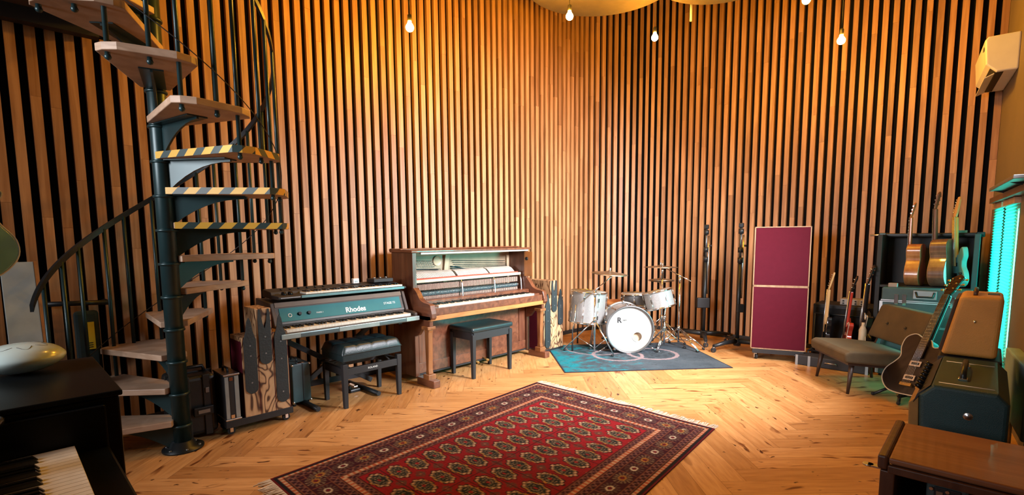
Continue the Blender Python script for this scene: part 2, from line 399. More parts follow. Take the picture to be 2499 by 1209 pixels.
disc((p.x-d_.x, p.y-d_.y, 3.75), .65, 'smaller felt disc whose rim just shows above the back wall')

# hanging bulbs
BULB = emit('glowing bulb glass', (1., .45, .03, 1), 1.)
BULB.node_tree.nodes['Principled BSDF'].inputs['Emission Strength'].default_value = 1250
SOCK = mat('dark socket', (.02, .018, .015, 1), .5)
def bulb(px, py, z, label, proto=[None]):
    p = FL(px, py, z); loc = (p.x, p.y, p.z)
    if proto[0] is None:
        t = thing('pendant_bulb', label, 'lamp', (0, 0, 0), group='bare pendant bulbs')
        prof = [(.0, -.042)]+[(.034*math.sin(a), -.008-.034*math.cos(a)) for a in (.4, .8, 1.2, 1.6, 2.0, 2.3)]+[(.017, .028), (.0135, .045)]
        mb = MB(); mb.lathe(prof, 20); mb.build('bulb_glass', BULB, t, world=False)
        mb = MB(); mb.lathe([(0, .043), (.016, .043), (.018, .05), (.018, .09), (.008, .10), (.0, .10)], 16); mb.build('socket', SOCK, t, world=False)
        mb = MB(); mb.cyl((0, 0, .10), (0, 0, CEIL-z), .0028, n=6); mb.build('cord', BLACKM, t, world=False)
        mb = MB(); mb.lathe([(0, CEIL-z-.03), (.045, CEIL-z-.03), (.05, CEIL-z-.002), (0, CEIL-z-.002)], 20); mb.build('ceiling_rose', BLACKM, t, world=False)
        proto[0] = t
    else:
        t = copy_tree(proto[0]); t['label'] = label
    t.location = loc
bulb(1000, 65, 3.12, 'glowing bare bulb hanging above the upright piano')
bulb(1390, 38, 3.42, 'glowing bare bulb in front of the wide felt disc')
bulb(1598, 90, 3.42, 'glowing bare bulb hanging above the rack tom and hi-hat')
bulb(1968, -2, 3.42, 'glowing bulb cut by the top edge, above the burgundy screen')
bulb(2053, 97, 3.15, 'lowest glowing bare bulb, above the amplifier with the guitars')
bulb(1338, -16, 3.42, 'glowing bulb just above the frame beside the wide felt disc')
l = bpy.data.lights.new('pendant_light', 'POINT'); l.energy = 34; l.color = (1, .45, .05); l.shadow_soft_size = .04   # the next bulb of the row, above the frame
o = bpy.data.objects.new('pendant_light', l); COL.objects.link(o); o.location = (-3.3, 1.75, 3.5)
p = OD(1687, 8, 5.2); q = OD(1689, 50, 5.2)
t = thing('hanging_microphone', 'thin white stick hanging from the ceiling in front of the back wall', 'microphone', (p.x, p.y, q.z))
MB().cyl((p.x, p.y, q.z), (p.x, p.y, p.z), .012, n=10).build('body', WHITEP, t)
MB().cyl((p.x, p.y, p.z), (p.x, p.y, CEIL), .003, n=6).build('cord', BLACKM, t)

# right wall (slightly splayed) with the window
WX0, WK = -.02, .098
def wx(y): return WX0+WK*(6.75-y)
def wallM():   # local frame on the right wall: u towards the camera, v up, w into the room
    u = Vector((WK, -1, 0)).normalized(); w = Vector((-1, -WK, 0)).normalized()
    return frame((WX0, 6.75, 0), u, (0, 0, 1), w)
RW = wallM()
def uw(px, py):  # pixel -> (u, v) on the right wall
    nrm = Vector((-1, -WK, 0)); d = ray(px, py); t = (Vector((WX0, 6.75, 0))-E0).dot(nrm)/d.dot(nrm); p = E0+d*t
    q = RW.inverted() @ p; return q.x, q.y
W1 = (.36, 1.52, .28, 1.61); W2 = (2.0, 3.25, 1.85, 2.85)
mb = MB(RW)
us = [0, W1[0], W1[1], W2[0], W2[1], 9.2]
for a_, b_, z0, z1 in ((0, W1[0], 0, CEIL), (W1[0], W1[1], 0, W1[2]), (W1[0], W1[1], W1[3], CEIL), (W1[1], W2[0], 0, CEIL), (W2[0], W2[1], 0, W2[2]), (W2[0], W2[1], W2[3], CEIL), (W2[1], 9.2, 0, CEIL)):
    mb.box(a_, b_, z0, z1, -.16, 0)
struct(mb.build('wall_right', WHITEPAINT))
PANE = emit('sky behind the blind', (.22, 1., .92, 1), 3.6)
FRAMEW = mat('window frame', (.42, .27, .17, 1), .5)
wo = struct(MB(RW).box(W1[0], W1[1], W1[2], W1[3], -.14, -.13).build('window_1', PANE))
mb = MB(RW); a_, b_, c_, d_ = W1
for q in ((a_, a_+.05, c_, d_), (b_-.05, b_, c_, d_), (a_, b_, c_, c_+.05), (a_, b_, d_-.05, d_)): mb.box(q[0], q[1], q[2], q[3], -.128, -.06)
o = mb.build('window_frame', FRAMEW, wo); o['kind'] = 'structure'
wo2 = struct(MB(RW).box(W2[0], W2[1], W2[2], W2[3], -.14, -.13).build('added_window', emit('glowing pane of the added window', (.8, .95, 1, 1), .6)))  # unseen opening and glowing pane, added to go with the high fill light
def blind(u0, u1, label):
    t = thing('venetian_blind', label, 'blind', RW @ Vector(((u0+u1)/2, W1[2], .02)), group='pleated blinds on the teal window')
    mt, n, b = nt('translucent blind '+label[:8]); b.inputs['Base Color'].default_value = (.25, .75, .70, 1); b.inputs['Roughness'].default_value = .6
    tr = nd(n, 'ShaderNodeBsdfTranslucent'); tr.inputs[0].default_value = (.10, .95, .88, 1); mx = nd(n, 'ShaderNodeMixShader'); mx.inputs[0].default_value = .75
    n.links.new(b.outputs[0], mx.inputs[1]); n.links.new(tr.outputs[0], mx.inputs[2]); n.links.new(mx.outputs[0], n.nodes['Material Output'].inputs[0])
    mb = MB(RW); z = W1[3]-.03; vs = []; k = 0
    while z > W1[2]-.05:
        vs += [(u0, z, .012+(.010 if k % 2 else 0)), (u1, z, .012+(.010 if k % 2 else 0))]; z -= .0125; k += 1
    mb.add(vs, [(2*i, 2*i+1, 2*i+3, 2*i+2) for i in range(len(vs)//2-1)]); mb.build('pleats', mt, t)
    MB(RW).box(u0, u1, W1[3]-.03, W1[3]+.015, .0, .035).build('head_rail', FRAMEW, t)
    MB(RW).box(u0, u1, W1[2]-.07, W1[2]-.05, .006, .03).build('bottom_rail', FRAMEW, t)
um = (W1[0]+W1[1])/2
blind(W1[0]-.05, um-.05, 'teal pleated blind nearest the corner of the slatted wall')
blind(um+.05, W1[1]+.03, 'teal pleated blind on the near half of the window')
struct(MB(RW).box(W1[0]+.1, 2.6, W1[3]+.02, W1[3]+.065, 0, .07).build('trim_4', wood('brown lintel board', (.09, .042, .02, 1), (.14, .07, .035, 1), (1, .1, 1), 20)))
# grey wall shelf and the pale panel near the frame edge
t = thing('wall_shelf', 'small grey shelf on the wall above the teal blinds', 'shelf', RW @ Vector((1.6, 1.69, 0)))
MB(RW).box(1.25, 2.4, 1.69, 1.715, .0, .15).build('board', GREYM, t, bevel=.004)
for u in (1.3, 2.1): MB(RW).prism([(0, 0), (.13, 0), (0, -.045)], u, u+.012, frame((0, 1.69, 0), (0, 0, 1), (0, 1, 0), (1, 0, 0))).build('bracket', BLACKM, t)
t = thing('radiator', 'pale flat radiator low on the wall beside the dark green amplifier', 'radiator', RW @ Vector((2.6, .2, 0)))
MB(RW).box(2.22, 2.95, .22, .62, .02, .09).build('panel', mat('pale enamel', (.30, .42, .42, 1), .4), t, bevel=.01)
MB(RW).cyl((2.3, 0, .05), (2.3, .22, .05), .012).build('pipe', GREYM, t); MB(RW).cyl((2.85, 0, .05), (2.85, .22, .05), .012).build('pipe', GREYM, t)
# air conditioner
t = thing('air_conditioner', 'white wall mounted air conditioner above the window in the corner', 'air conditioner', RW @ Vector((.5, 2.7, 0)))
prof = [(0, 0), (.13, .0), (.20, .07), (.215, .27), (.195, .295), (0, .295)]
Mx = RW @ frame((.05, 2.70, .0), (0, 0, 1), (0, 1, 0), (-1, 0, 0))
mb = MB(Mx); mb.prism(prof, -.80, 0); mb.build('housing', WHITEP, t, bevel=.012, seg=3)
mb = MB(Mx); mb.prism([(.085, -.001), (.132, -.003), (.172, .036), (.16, .044), (.10, .02)], -.77, -.03); mb.build('air_outlet', BLACKM, t)
mb = MB(Mx); mb.prism([(.14, -.006), (.20, -.035), (.201, -.029), (.142, .0)], -.76, -.04); mb.build('louvre', WHITEP, t)
mb = MB(Mx); mb.box(.2135, .2165, .20, .23, -.74, -.68); mb.build('badge', GREYM, t)
# ================================================================== SPIRAL STAIR
def build_stair():
    cx, cy = -3.735, .765; RISE = .2095; R = .70
    t = thing('spiral_staircase', 'black spiral staircase with pale wooden treads, three edged in hazard stripes', 'staircase', (cx, cy, 0))
    L = lambda x, y, z=0.: (cx+x, cy+y, z)
    MB().cyl(L(0, 0), L(0, 0, 3.9), .050, n=24).build('pole', DSTEEL, t)
    mb = MB(Matrix.Translation((cx, cy, 0))); mb.lathe([(0, 0), (.118, 0), (.118, .012), (.075, .02), (.062, .055), (.0, .055)], 32)
    bp = mb.build('base_plate', BLACK, t)
    mb = MB()
    for k in range(6): a = k*math.pi/3; mb.cyl(L(.095*math.cos(a), .095*math.sin(a), .012), L(.095*math.cos(a), .095*math.sin(a), .021), .008, n=8)
    mb.build('bolts', GREYM, bp)
    # hazard tape: stripes in the material, along the edge
    mt, n, b = nt('yellow and black hazard tape')
    tc = nd(n, 'ShaderNodeTexCoord'); sp = nd(n, 'ShaderNodeSeparateXYZ'); n.links.new(tc.outputs['UV'], sp.inputs[0])
    ad = nd(n, 'ShaderNodeMath', operation='ADD'); n.links.new(sp.outputs[0], ad.inputs[0]); n.links.new(sp.outputs[1], ad.inputs[1])
    md = nd(n, 'ShaderNodeMath', operation='PINGPONG'); md.inputs[1].default_value = .5; n.links.new(ad.outputs[0], md.inputs[0])
    r = ramp(n, md.outputs[0], [(.245, (.62, .36, .05, 1)), (.255, (.025, .05, .05, 1))]); r.color_ramp.interpolation = 'CONSTANT'
    n.links.new(r.outputs[0], b.inputs['Base Color']); b.inputs['Roughness'].default_value = .45
    TAPE = mt
    A0, DA = 266., 25.4
    ang = lambda k: math.radians(A0-DA*k)          # mid direction of tread k
    HW = math.radians(18.5)
    rail = []
    for k in range(1, 15):
        a = ang(k); z = RISE*k; th = .038
        dx, dy = Vector((math.cos(a), math.sin(a))), Vector((-math.sin(a), math.cos(a)))
        def P(r_, o_): v = dx*r_+dy*o_; return (cx+v.x, cy+v.y)
        w0, w1 = .075, R*math.sin(HW); re = R*math.cos(HW)
        outline = [P(.03, -w0), P(re-.04, -w1+.012), P(re, -w1+.04), P(R*1.0, -.12), P(R*1.0, .12), P(re, w1-.04), P(re-.04, w1-.012), P(.03, w0)]
        mb = MB(); mb.prism(outline, z-th, z); tr = mb.build('tread', TREADW, t, bevel=.004)
        # bracket: a plate with a curved lower edge running out under the tread
        prof = [(.05, 0), (.46, 0), (.46, -.018)] + [(.46-.40*u, -.018-.15*(u**2.2)) for u in (.15, .3, .45, .6, .75, .9, 1.)]+[(.05, -.17)]
        M = frame((cx, cy, z-th-.001), (dx.x, dx.y, 0), (0, 0, 1), (dy.x, dy.y, 0))
        mb = MB(M); mb.prism(prof, -.006, .006); mb.prism([(.06, -.006), (.46, -.006), (.46, 0), (.06, 0)], -.055, .055)
        mb.build('bracket', DSTEEL, tr)
        mb = MB(Matrix.Translation((cx, cy, z-th-.012))); mb.lathe([(.05, -.008), (.058, -.008), (.060, 0), (.058, .008), (.05, .008)], 24); mb.build('collar', DSTEEL, tr)
        if k in (7, 8, 9):
            vs = []; uv = []; fs = []
            seq = [outline[-1], outline[-2], outline[-3], outline[-4]] if False else [outline[7], outline[6], outline[5], outline[4], outline[3]]
            seq2 = [outline[0], outline[1], outline[2], outline[3]]
            me = bpy.data.meshes.new('hazard_tape'); V = []; F = []; UV = []
            for sq in (seq, seq2):
                d0 = 0.
                for i in range(len(sq)-1):
                    p, q = Vector(sq[i]), Vector(sq[i+1]); d1 = d0+(q-p).length
                    e = (q-p).normalized(); nv = Vector((e.y, -e.x))
                    mid_ = (p+q)/2-Vector((cx, cy))-dx*.4
                    if nv.dot(mid_) < 0: nv = -nv
                    o_ = nv*.0018; b0 = len(V)
                    V += [(p.x+o_.x, p.y+o_.y, z-th-.001), (q.x+o_.x, q.y+o_.y, z-th-.001), (q.x+o_.x, q.y+o_.y, z+.0015), (p.x+o_.x, p.y+o_.y, z+.0015), (p.x-nv.x*.02, p.y-nv.y*.02, z+.0015), (q.x-nv.x*.02, q.y-nv.y*.02, z+.0015)]
                    F += [(b0, b0+1, b0+2, b0+3), (b0+3, b0+2, b0+5, b0+4)]
                    s_ = 7.4; UV += [(d0*s_, 0), (d1*s_, 0), (d1*s_, -.28), (d0*s_, -.28), (d0*s_, -.28), (d1*s_, -.28), (d1*s_, -.45), (d0*s_, -.45)]
                    d0 = d1
            off = OFF[t.name]; me.from_pydata([tuple(Vector(v)-off) for v in V], [], F)
            ul = me.uv_layers.new(name='UVMap'); ul.data.foreach_set('uv', [c for p in UV for c in p])
            me.materials.append(TAPE); o = bpy.data.objects.new('hazard_tape', me); COL.objects.link(o); o.parent = tr
        # balusters: one at each outer corner, reaching up to the rail
        for da in (-.62, 0.02) if k < 14 else (-.62,):
            b_ = a+HW*da*1.25; rr = R-.045
            zt = RISE*(k-da*1.25*HW/math.radians(DA))+.90
            x_, y_ = rr*math.cos(b_), rr*math.sin(b_)
            mb = MB(); mb.cyl(L(x_, y_, z-.06), L(x_, y_, zt), .0115, n=10); mb.sphere(L(x_, y_, z-.06), .016, 8); mb.build('baluster', DSTEEL, t)
    pts = []
    for i in range(0, 171):
        k = .35+i*.09
        a = ang(k); rr = R-.045
        pts.append(L(rr*math.cos(a), rr*math.sin(a), RISE*k+.905))
    # flat rail band
    mb = MB(); vs = []
    for i, p in enumerate(pts):
        v = Vector(p)-Vector((cx, cy, p[2])); o_ = v.normalized()*.008
        vs += [Vector(p)-o_+Vector((0, 0, -.02)), Vector(p)+o_+Vector((0, 0, -.02)), Vector(p)+o_+Vector((0, 0, .02)), Vector(p)-o_+Vector((0, 0, .02))]
    N = len(pts); mb.add(vs, [(i*4+j, i*4+(j+1) % 4, i*4+4+(j+1) % 4, i*4+4+j) for i in range(N-1) for j in range(4)]+[(0, 1, 2, 3), (4*N-1, 4*N-2, 4*N-3, 4*N-4)])
    mb.build('handrail', BLACK, t)
    for h_ in (.16, .10):
        pts2 = []
        for i in range(0, 140):
            k = .9+i*.094; a = ang(k); pts2.append(L((R-.03)*math.cos(a), (R-.03)*math.sin(a), RISE*k+h_))
        if h_ == .16: MB().tube(pts2, .003, 5).build('cable', BLACKM, t)
build_stair()

# ================================================================== THINGS BEHIND AND LEFT OF THE STAIR
t = thing('wall_rail', 'black horizontal bar on the slats behind the stair rail', 'rail', OX(180, 742, -4.44))
p, q = OX(100, 744, -4.40), OX(265, 738, -4.42)
MB().cyl(p, q, .017, n=10).build('bar', BLACK, t)
for f_ in (.04, .96):
    r_ = p.lerp(q, f_); MB().cyl(r_, r_+Vector((-.09, 0, 0)), .02, n=10).build('bracket', BLACK, t)
a_ = OX(178, 752, -4.36); b_ = OX(240, 752, -4.36)
t = thing('cable_bag', 'narrow black hanging bag with a yellow strip behind the stair rail', 'bag', (a_.x, (a_.y+b_.y)/2, .5))
MB().box(-4.42, -4.36, a_.y, b_.y, .42, a_.z-.03).build('body', mat('dark green cloth', (.012, .026, .026, 1), .9), t, bevel=.02)
p = OX(207, 788, -4.35); q = OX(221, 853, -4.35); q.y = p.y+.052
MB().box(-4.358, -4.352, p.y, q.y-.005, q.z, p.z).build('yellow_strip', mat('yellow label', (.60, .47, .02, 1), .6), t, label='yellow strip with dark print')
mb = MB()
for k in range(3): mb.box(-4.3519, -4.351, p.y+.01, q.y-.018, q.z+.012+k*.014, q.z+.018+k*.014)
mb.build('print', BLACKM, t.children[-1])
t = thing('leaning_board', 'pale board leaning against the slatted wall at the edge of the frame', 'board', OX(60, 850, -4.2))
p, q = OX(40, 640, -4.32), OX(70, 880, -4.12)
d_ = (p-q).normalized(); yv = Vector((0, 1, 0)); yv = (yv-d_*yv.dot(d_)).normalized()
mb = MB(frame(q, yv, d_, yv.cross(d_))); hh = (p-q).length
mb.box(-.075, .075, -.75, hh, -.012, .0); mb.build('panel', mat('pale laminate', (.33, .38, .37, 1), .5), t, bevel=.003)
mb = MB(frame(q, yv, d_, yv.cross(d_))); mb.box(.076, .092, -.75, hh, -.016, .004); mb.build('edge_strip', HONEYV, t)

# teal electric guitar at the frame edge, hanging from a tall stand
SEA = mat('sea green lacquer', (.11, .31, .31, 1), .25, coat=.5)
def guitar_frame(base, up, normal):
    up = Vector(up).normalized(); nrm = Vector(normal); nrm = (nrm-up*nrm.dot(up)).normalized()
    return frame(base, up.cross(nrm), up, nrm)   # local x right, y to the head, z out of the face
STRAT = [(0, 0), (.10, .012), (.155, .07), (.150, .14), (.115, .195), (.118, .245), (.145, .30), (.125, .375), (.085, .36), (.055, .315), (.03, .305), (-.03, .305), (-.06, .33), (-.10, .395), (-.145, .40), (-.150, .33), (-.118, .25), (-.125, .19), (-.158, .13), (-.155, .06), (-.10, .012)]
LP = [(0, 0), (.11, .012), (.165, .075), (.16, .15), (.115, .205), (.12, .26), (.145, .315), (.115, .345), (.075, .335), (.05, .30), (.03, .325), (-.03, .335), (-.09, .365), (-.135, .345), (-.14, .28), (-.112, .225), (-.118, .19), (-.16, .15), (-.168, .08), (-.11, .012)]
HOLLOW = [(0, 0), (.12, .015), (.195, .09), (.198, .17), (.15, .24), (.135, .285), (.15, .33), (.165, .375), (.13, .385), (.10, .35), (.06, .345), (.03, .39), (-.03, .405), (-.09, .43), (-.145, .40), (-.152, .33), (-.13, .265), (-.15, .22), (-.195, .16), (-.192, .085), (-.12, .015)]
ACOU = [(0, 0), (.12, .012), (.195, .085), (.2, .17), (.155, .255), (.125, .305), (.14, .37), (.14, .43), (.095, .478), (0, .487), (-.095, .478), (-.14, .43), (-.14, .37), (-.125, .305), (-.155, .255), (-.2, .17), (-.195, .085), (-.12, .012)]
def guitar(name, label, cat, base, up, normal, outline, depth, bodym, neckm, boardm, headm, kind, scale=1., neck0=.30, nut=.66, group=None, binding=None, face=None, nstr=6):
    M = guitar_frame(base, up, normal) @ Matrix.Scale(scale, 4)
    t = thing(name, label, cat, tuple(base), group=group)
    poly = smooth([Vector(p) for p in outline], 5)
    mb = MB(M); mb.prism(poly, -depth, 0); body = mb.build('body', bodym, t, bevel=.006*scale, seg=3)
    if face:
        mb = MB(M); c = Vector((0, .2)); mb.prism([c+(p-c)*.975 for p in poly], .0003, .0025); mb.build('soundboard', face, body)
    if binding:
        mb = MB(M); mb.tube([(p.x*1.002, p.y, -.002) for p in poly], .0038, 6, closed=True); mb.build('binding', binding, body)
    nz = .012
    mb = MB(M); mb.prism([(-.028, neck0-.02), (.028, neck0-.02), (.0215, nut), (-.0215, nut)], -.018, nz-.004); mb.build('neck', neckm, t, bevel=.008*scale)
    mb = MB(M); mb.prism([(-.0275, neck0-.10 if kind != 'acoustic' else neck0-.03), (.0275, neck0-.10 if kind != 'acoustic' else neck0-.03), (.021, nut), (-.021, nut)], nz-.0035, nz+.003); fb = mb.build('fretboard', boardm, t)
    mb = MB(M)
    for k in range(1, 18):
        y = nut-(nut-.07)*(1-2**(-k/12)); mb.box(-.024, .024, y-.0012, y+.0012, nz+.003, nz+.0045)
    mb.build('frets', CHROME, fb)
    hd = [(-.0215, nut), (.0215, nut), (.030, nut+.03), (.036, nut+.15), (.0, nut+.175), (-.036, nut+.15), (-.030, nut+.03)] if kind != 'fender' else [(-.0215, nut), (.0215, nut), (.026, nut+.03), (.018, nut+.16), (.0, nut+.19), (-.03, nut+.185), (-.045, nut+.04)]
    HB = M @ Matrix.Translation((0, nut, 0)) @ Matrix.Rotation(math.radians(-12), 4, 'X') @ Matrix.Translation((0, -nut, 0))
    mb = MB(HB); mb.prism(hd, -.006, .009); h_ = mb.build('headstock', headm, t, bevel=.002*scale)
    for k in range(nstr):
        side = -1 if kind == 'fender' else (-1 if k < nstr/2 else 1)
        yy = nut+.04+.024*k if kind == 'fender' else nut+.045+.042*(k % max(1, nstr//2))
        mb = MB(HB); mb.cyl((side*.022, yy, .009), (side*.022, yy, .02), .0045, n=8); mb.cyl((side*.03, yy, .0), (side*.052, yy, .0), .003, n=6); mb.cbox((side*.058, yy, 0), .014, .011, .007)
        mb.build('tuner', CHROME if kind != 'gold' else GOLD, h_)
    # hardware on the face
    if kind == 'acoustic':
        mb = MB(M); mb.cyl((0, neck0-.11, .0005), (0, neck0-.11, .0035), .05, n=28); mb.build('soundhole', BLACKM, body)
        mb = MB(M); mb.prism([(-.075, .14), (.075, .14), (.06, .165), (-.06, .165)], .0005, .011); mb.build('bridge', boardm, body)
        by = .15
    else:
        for yy in (.115, .215):
            mb = MB(M); mb.cbox((0, yy, .004), .075, .036, .009); pk = mb.build('pickup', BLACKG if kind == 'fender' else CHROME, body)
            if kind != 'fender': mb = MB(M); mb.cbox((0, yy, .0095), .05, .016, .002); mb.build('pole_cover', BLACKM, pk)
        mb = MB(M); mb.cbox((0, .065, .008), .078, .02, .016); mb.build('bridge', CHROME if kind != 'gold' else GOLD, body)
        by = .065
        for q in ((.085, .10), (.115, .135), (.085, .055), (.12, .085))[:3]:
            mb = MB(M); mb.cyl((q[0], q[1], 0), (q[0], q[1], .018), .011, .009, n=14); mb.build('knob', BLACKM if kind != 'gold' else GOLD, body)
    for k in range(nstr):
        x = (k-(nstr-1)/2)*.0098; mb = MB(M); mb.tube([(x, by, .018), (x*.72, nut, nz+.005)], .0009, 5); mb.build('string', ALU, t)
    return t
g0 = OD(22, 690, 1.42)
guitar('electric_guitar', 'sea green electric guitar cut by the frame edge, pale binding and black knobs', 'guitar', OD(-105, 690, 2.25), (-.03, .0, 1), (.80, .30, .1), HOLLOW, .06, SEA, MAHOGV, BLACKM, SEA, 'gibson', scale=1.12, neck0=.36, nut=.72, binding=mat('cream binding', (.5, .52, .46, 1), .5))
t = thing('guitar_stand', 'tall black stand carrying the sea green guitar at the frame edge', 'stand', (-3.5, -.1, 0)); 
b_ = OD(-105, 700, 2.25)
q_ = Vector((b_.x-.10, b_.y-.10, 0))
MB().cyl(q_+Vector((0, 0, .02)), (q_.x, q_.y, b_.z+.02), .012).build('pole', BLACK, t)
for k in range(3):
    a = 2*math.pi*k/3+.3; MB().cyl(q_+Vector((0, 0, .12)), q_+Vector((.28*math.cos(a), .28*math.sin(a), .012)), .010).build('leg', BLACK, t)
mb = MB(); c_ = Vector((q_.x, q_.y, b_.z-.005)); mb.tube([c_, c_+Vector((.06, .06, -.01)), c_+Vector((.12, .05, .0)), c_+Vector((.13, .05, .03))], .007, 6); mb.build('cradle', BLACK, t)

# ================================================================== BLACK KEYBOARD CONSOLE AND STEEL DRUM (lower left)
CONS = mat('black piano lacquer', (.003, .004, .0045, 1), .32, spec=.12)
KX, KY = -1.80, .19
t = thing('stage_piano', 'glossy black digital piano with ivory keys in the lower corner', 'piano', (-1.3, -.2, 0))
mb = MB(); mb.box(KX+.001, -.72, -.62, KY, .66, .765); mb.build('key_bed', CONS, t, bevel=.006)
mb = MB(); mb.box(KX+.001, -.72, -.62, -.145, .765, .88); mb.build('control_panel', CONS, t, bevel=.008)
MB().box(KX-.02, KX, -.62, KY, .60, .885).build('cheek', CONS, t, bevel=.005)
for yy in (-.5, .1):
    for xx in (-1.72, -.80): MB().box(xx-.03, xx+.03, yy-.03, yy+.03, 0, .66).build('leg', BLACK, t, bevel=.004)
kw = .0235; n = int((-.74-KX)/kw); wi = [i for i in range(n)]
for i in range(min(n, 44)):
    x0 = KX+.004+i*kw; MB().box(x0+.0006, x0+kw-.0006, -.135, KY-.075, .768, .789).build('white_key', IVORY, t, bevel=.0012)
pat = [0, 1, 1, 0, 1, 1, 1]     # counted downwards from the top note
for i in range(min(n, 44)-1):
    if pat[i % 7]:
        x0 = KX+.004+(i+1)*kw
        prof = [(-.135, 0), (.040, 0), (.030, .012), (-.135, .014)]
        mb = MB(frame((x0, 0, .789), (0, 1, 0), (0, 0, 1), (1, 0, 0))); mb.prism(prof, -.0055, .0055); mb.build('black_key', BLACKG, t, bevel=.001)
t2 = thing('cabinet', 'black gloss cabinet carrying the pale steel tongue drum', 'cabinet', (-2.1, -.1, 0))
mb = MB(); mb.box(-2.43, KX-.022, -.75, .225, .03, .90); mb.build('body', CONS, t2, bevel=.006)
MB().box(-2.44, KX-.021, -.76, .233, .90, .917).build('top', CONS, t2, bevel=.004)
MB().box(-2.40, KX-.05, -.72, .20, .0, .03).build('plinth', BLACKM, t2)
mb = MB(); mb.box(-2.33, KX-.10, .226, .231, .10, .84); mb.build('side_panel', mat('dark varnished panel', (.05, .022, .01, 1), .18, coat=.5), t2, bevel=.002)
p = FL(50, 872, .97)
t3 = thing('steel_tongue_drum', 'pale round steel tongue drum lying on the black cabinet', 'drum', (p.x, p.y, .918))
M = Matrix.Translation((p.x, p.y, .918)) @ Matrix.Scale(.70, 4)
prof = [(0, 0), (.045, .002), (.10, .016), (.145, .042), (.163, .066), (.158, .086), (.13, .112), (.085, .130), (.04, .138), (0, .140)]
pr = smooth([Vector(q) for q in prof], 4, False)
STEELP = mat('pale enamelled steel', (.40, .50, .48, 1), .22, var=.05, coat=.5)
MB(M).lathe([(max(0, q.x), q.y) for q in pr], 56).build('shell', STEELP, t3)
for k in range(7):
    a = 2*math.pi*k/7+.2; c_ = Vector((math.cos(a), math.sin(a))); w_ = Vector((-c_.y, c_.x)); pts = []
    for u in range(9):
        tt = u/8; o_ = (tt-.5)*2; r_ = .072+.034*(1-o_*o_); q = c_*r_+w_*o_*.026; rr = q.length; zz = np.interp(rr, [0, .04, .085, .13, .158], [.140, .138, .130, .112, .086]); pts.append((q.x, q.y, zz+.0006))
    MB(M).tube(pts, .0014, 5).build('tongue_slot', BLACKM, t3)
t4 = thing('headphones', 'black headphones lying behind the ivory keys', 'headphones', (-1.55, -.05, .885))
c_ = FL(40, 1052, .89); 
mb = MB(); mb.tube([(c_.x+.08*math.cos(a)-.06, c_.y+.075*math.sin(a)-.10, .895+.012*math.sin(a)) for a in [math.pi*k/14*1.25 for k in range(15)]], .008, 8); mb.build('headband', BLACKG, t4)
for s_ in (0, 1):
    q = (c_.x+.02-.15*s_, c_.y-.10-.03*s_, .905); mb = MB(Matrix.Translation(q)); mb.lathe([(0, -.019), (.038, -.019), (.043, -.006), (.04, .012), (.02, .02), (0, .02)], 24); mb.build('ear_cup', BLACKG, t4)

# ================================================================== FLIGHT CASES AND BURNT WOOD DIFFUSERS
def corner_caps(mb, x0, x1, y0, y1, z0, z1, r):
    for x in (x0, x1):
        for y in (y0, y1):
            for z in (z0, z1): mb.sphere((x, y, z), r, 8)
HARD = mat('black ribbed plastic', (.009, .012, .013, 1), .42, bump=.08)
t = thing('hard_case', 'black plastic hard case with latches standing right of the stair pole', 'case', (-3.98, .89, 0))
mb = MB(); mb.box(-4.12, -3.82, .74, 1.005, .03, .44); mb.build('shell', HARD, t, bevel=.03, seg=3)
mb = MB(); mb.box(-3.97, -3.952, .732, 1.013, .02, .45); mb.build('seam_rib', HARD, t, bevel=.004)
for y in (.82, .94):
    mb = MB(); mb.box(-3.825, -3.808, y-.022, y+.022, .025, .445); mb.build('rib', HARD, t, bevel=.004)
for z in (.2,):
    mb = MB(); mb.box(-3.81, -3.785, .85, .97, z-.03, z+.03); l_ = mb.build('latch', BLACK, t, bevel=.006); MB().box(-3.786, -3.779, .875, .945, z-.012, z+.012).build('catch', GREYM, l_)
MB().box(-3.808, -3.80, .93, .953, .32, .355).build('latch', GREYM, t, bevel=.002)
mb = MB(); mb.tube([(-3.93, .83, .445), (-3.93, .84, .485), (-3.93, .95, .485), (-3.93, .96, .445)], .012, 8); mb.build('handle', BLACK, t)
for y in (.79, 1.0): MB().cyl((-4.1, y-.02, .035), (-4.1, y+.02, .035), .034, n=14).build('wheel', RUBBER, t)
t = thing('flight_case', 'narrow aluminium edged flight case between the black hard case and the burnt wood blocks', 'case', (-3.84, 1.06, .105))
C0, C1 = OX(548, 960, -3.72).y, OX(585, 960, -3.72).y
mb = MB(); mb.box(-3.95, -3.72, C0, C1, .11, .435); mb.build('body', BLACKM, t, bevel=.004)
for y0, y1 in ((C0+.004, C0+.026), (C1-.030, C1-.004)): MB().box(-3.7205, -3.715, y0, y1, .125, .42).build('edge_panel', mat('pale aluminium', (.30, .36, .37, 1), .35, .5), t)
for z_ in (.11, .426):
    mb = MB(); mb.box(-3.955, -3.714, C0-.004, C1+.004, z_, z_+.012); mb.build('trim_band', ALU, t, bevel=.003)
for z_ in (.14, .405): MB().box(-3.715, -3.708, C0+.030, C0+.052, z_-.012, z_+.012).build('latch', CHROME, t)
mb = MB(); ym = (C0+C1)/2; mb.tube([(-3.90, ym, .437), (-3.89, ym, .465), (-3.80, ym, .465), (-3.79, ym, .437)], .008, 8); mb.build('handle', BLACK, t)

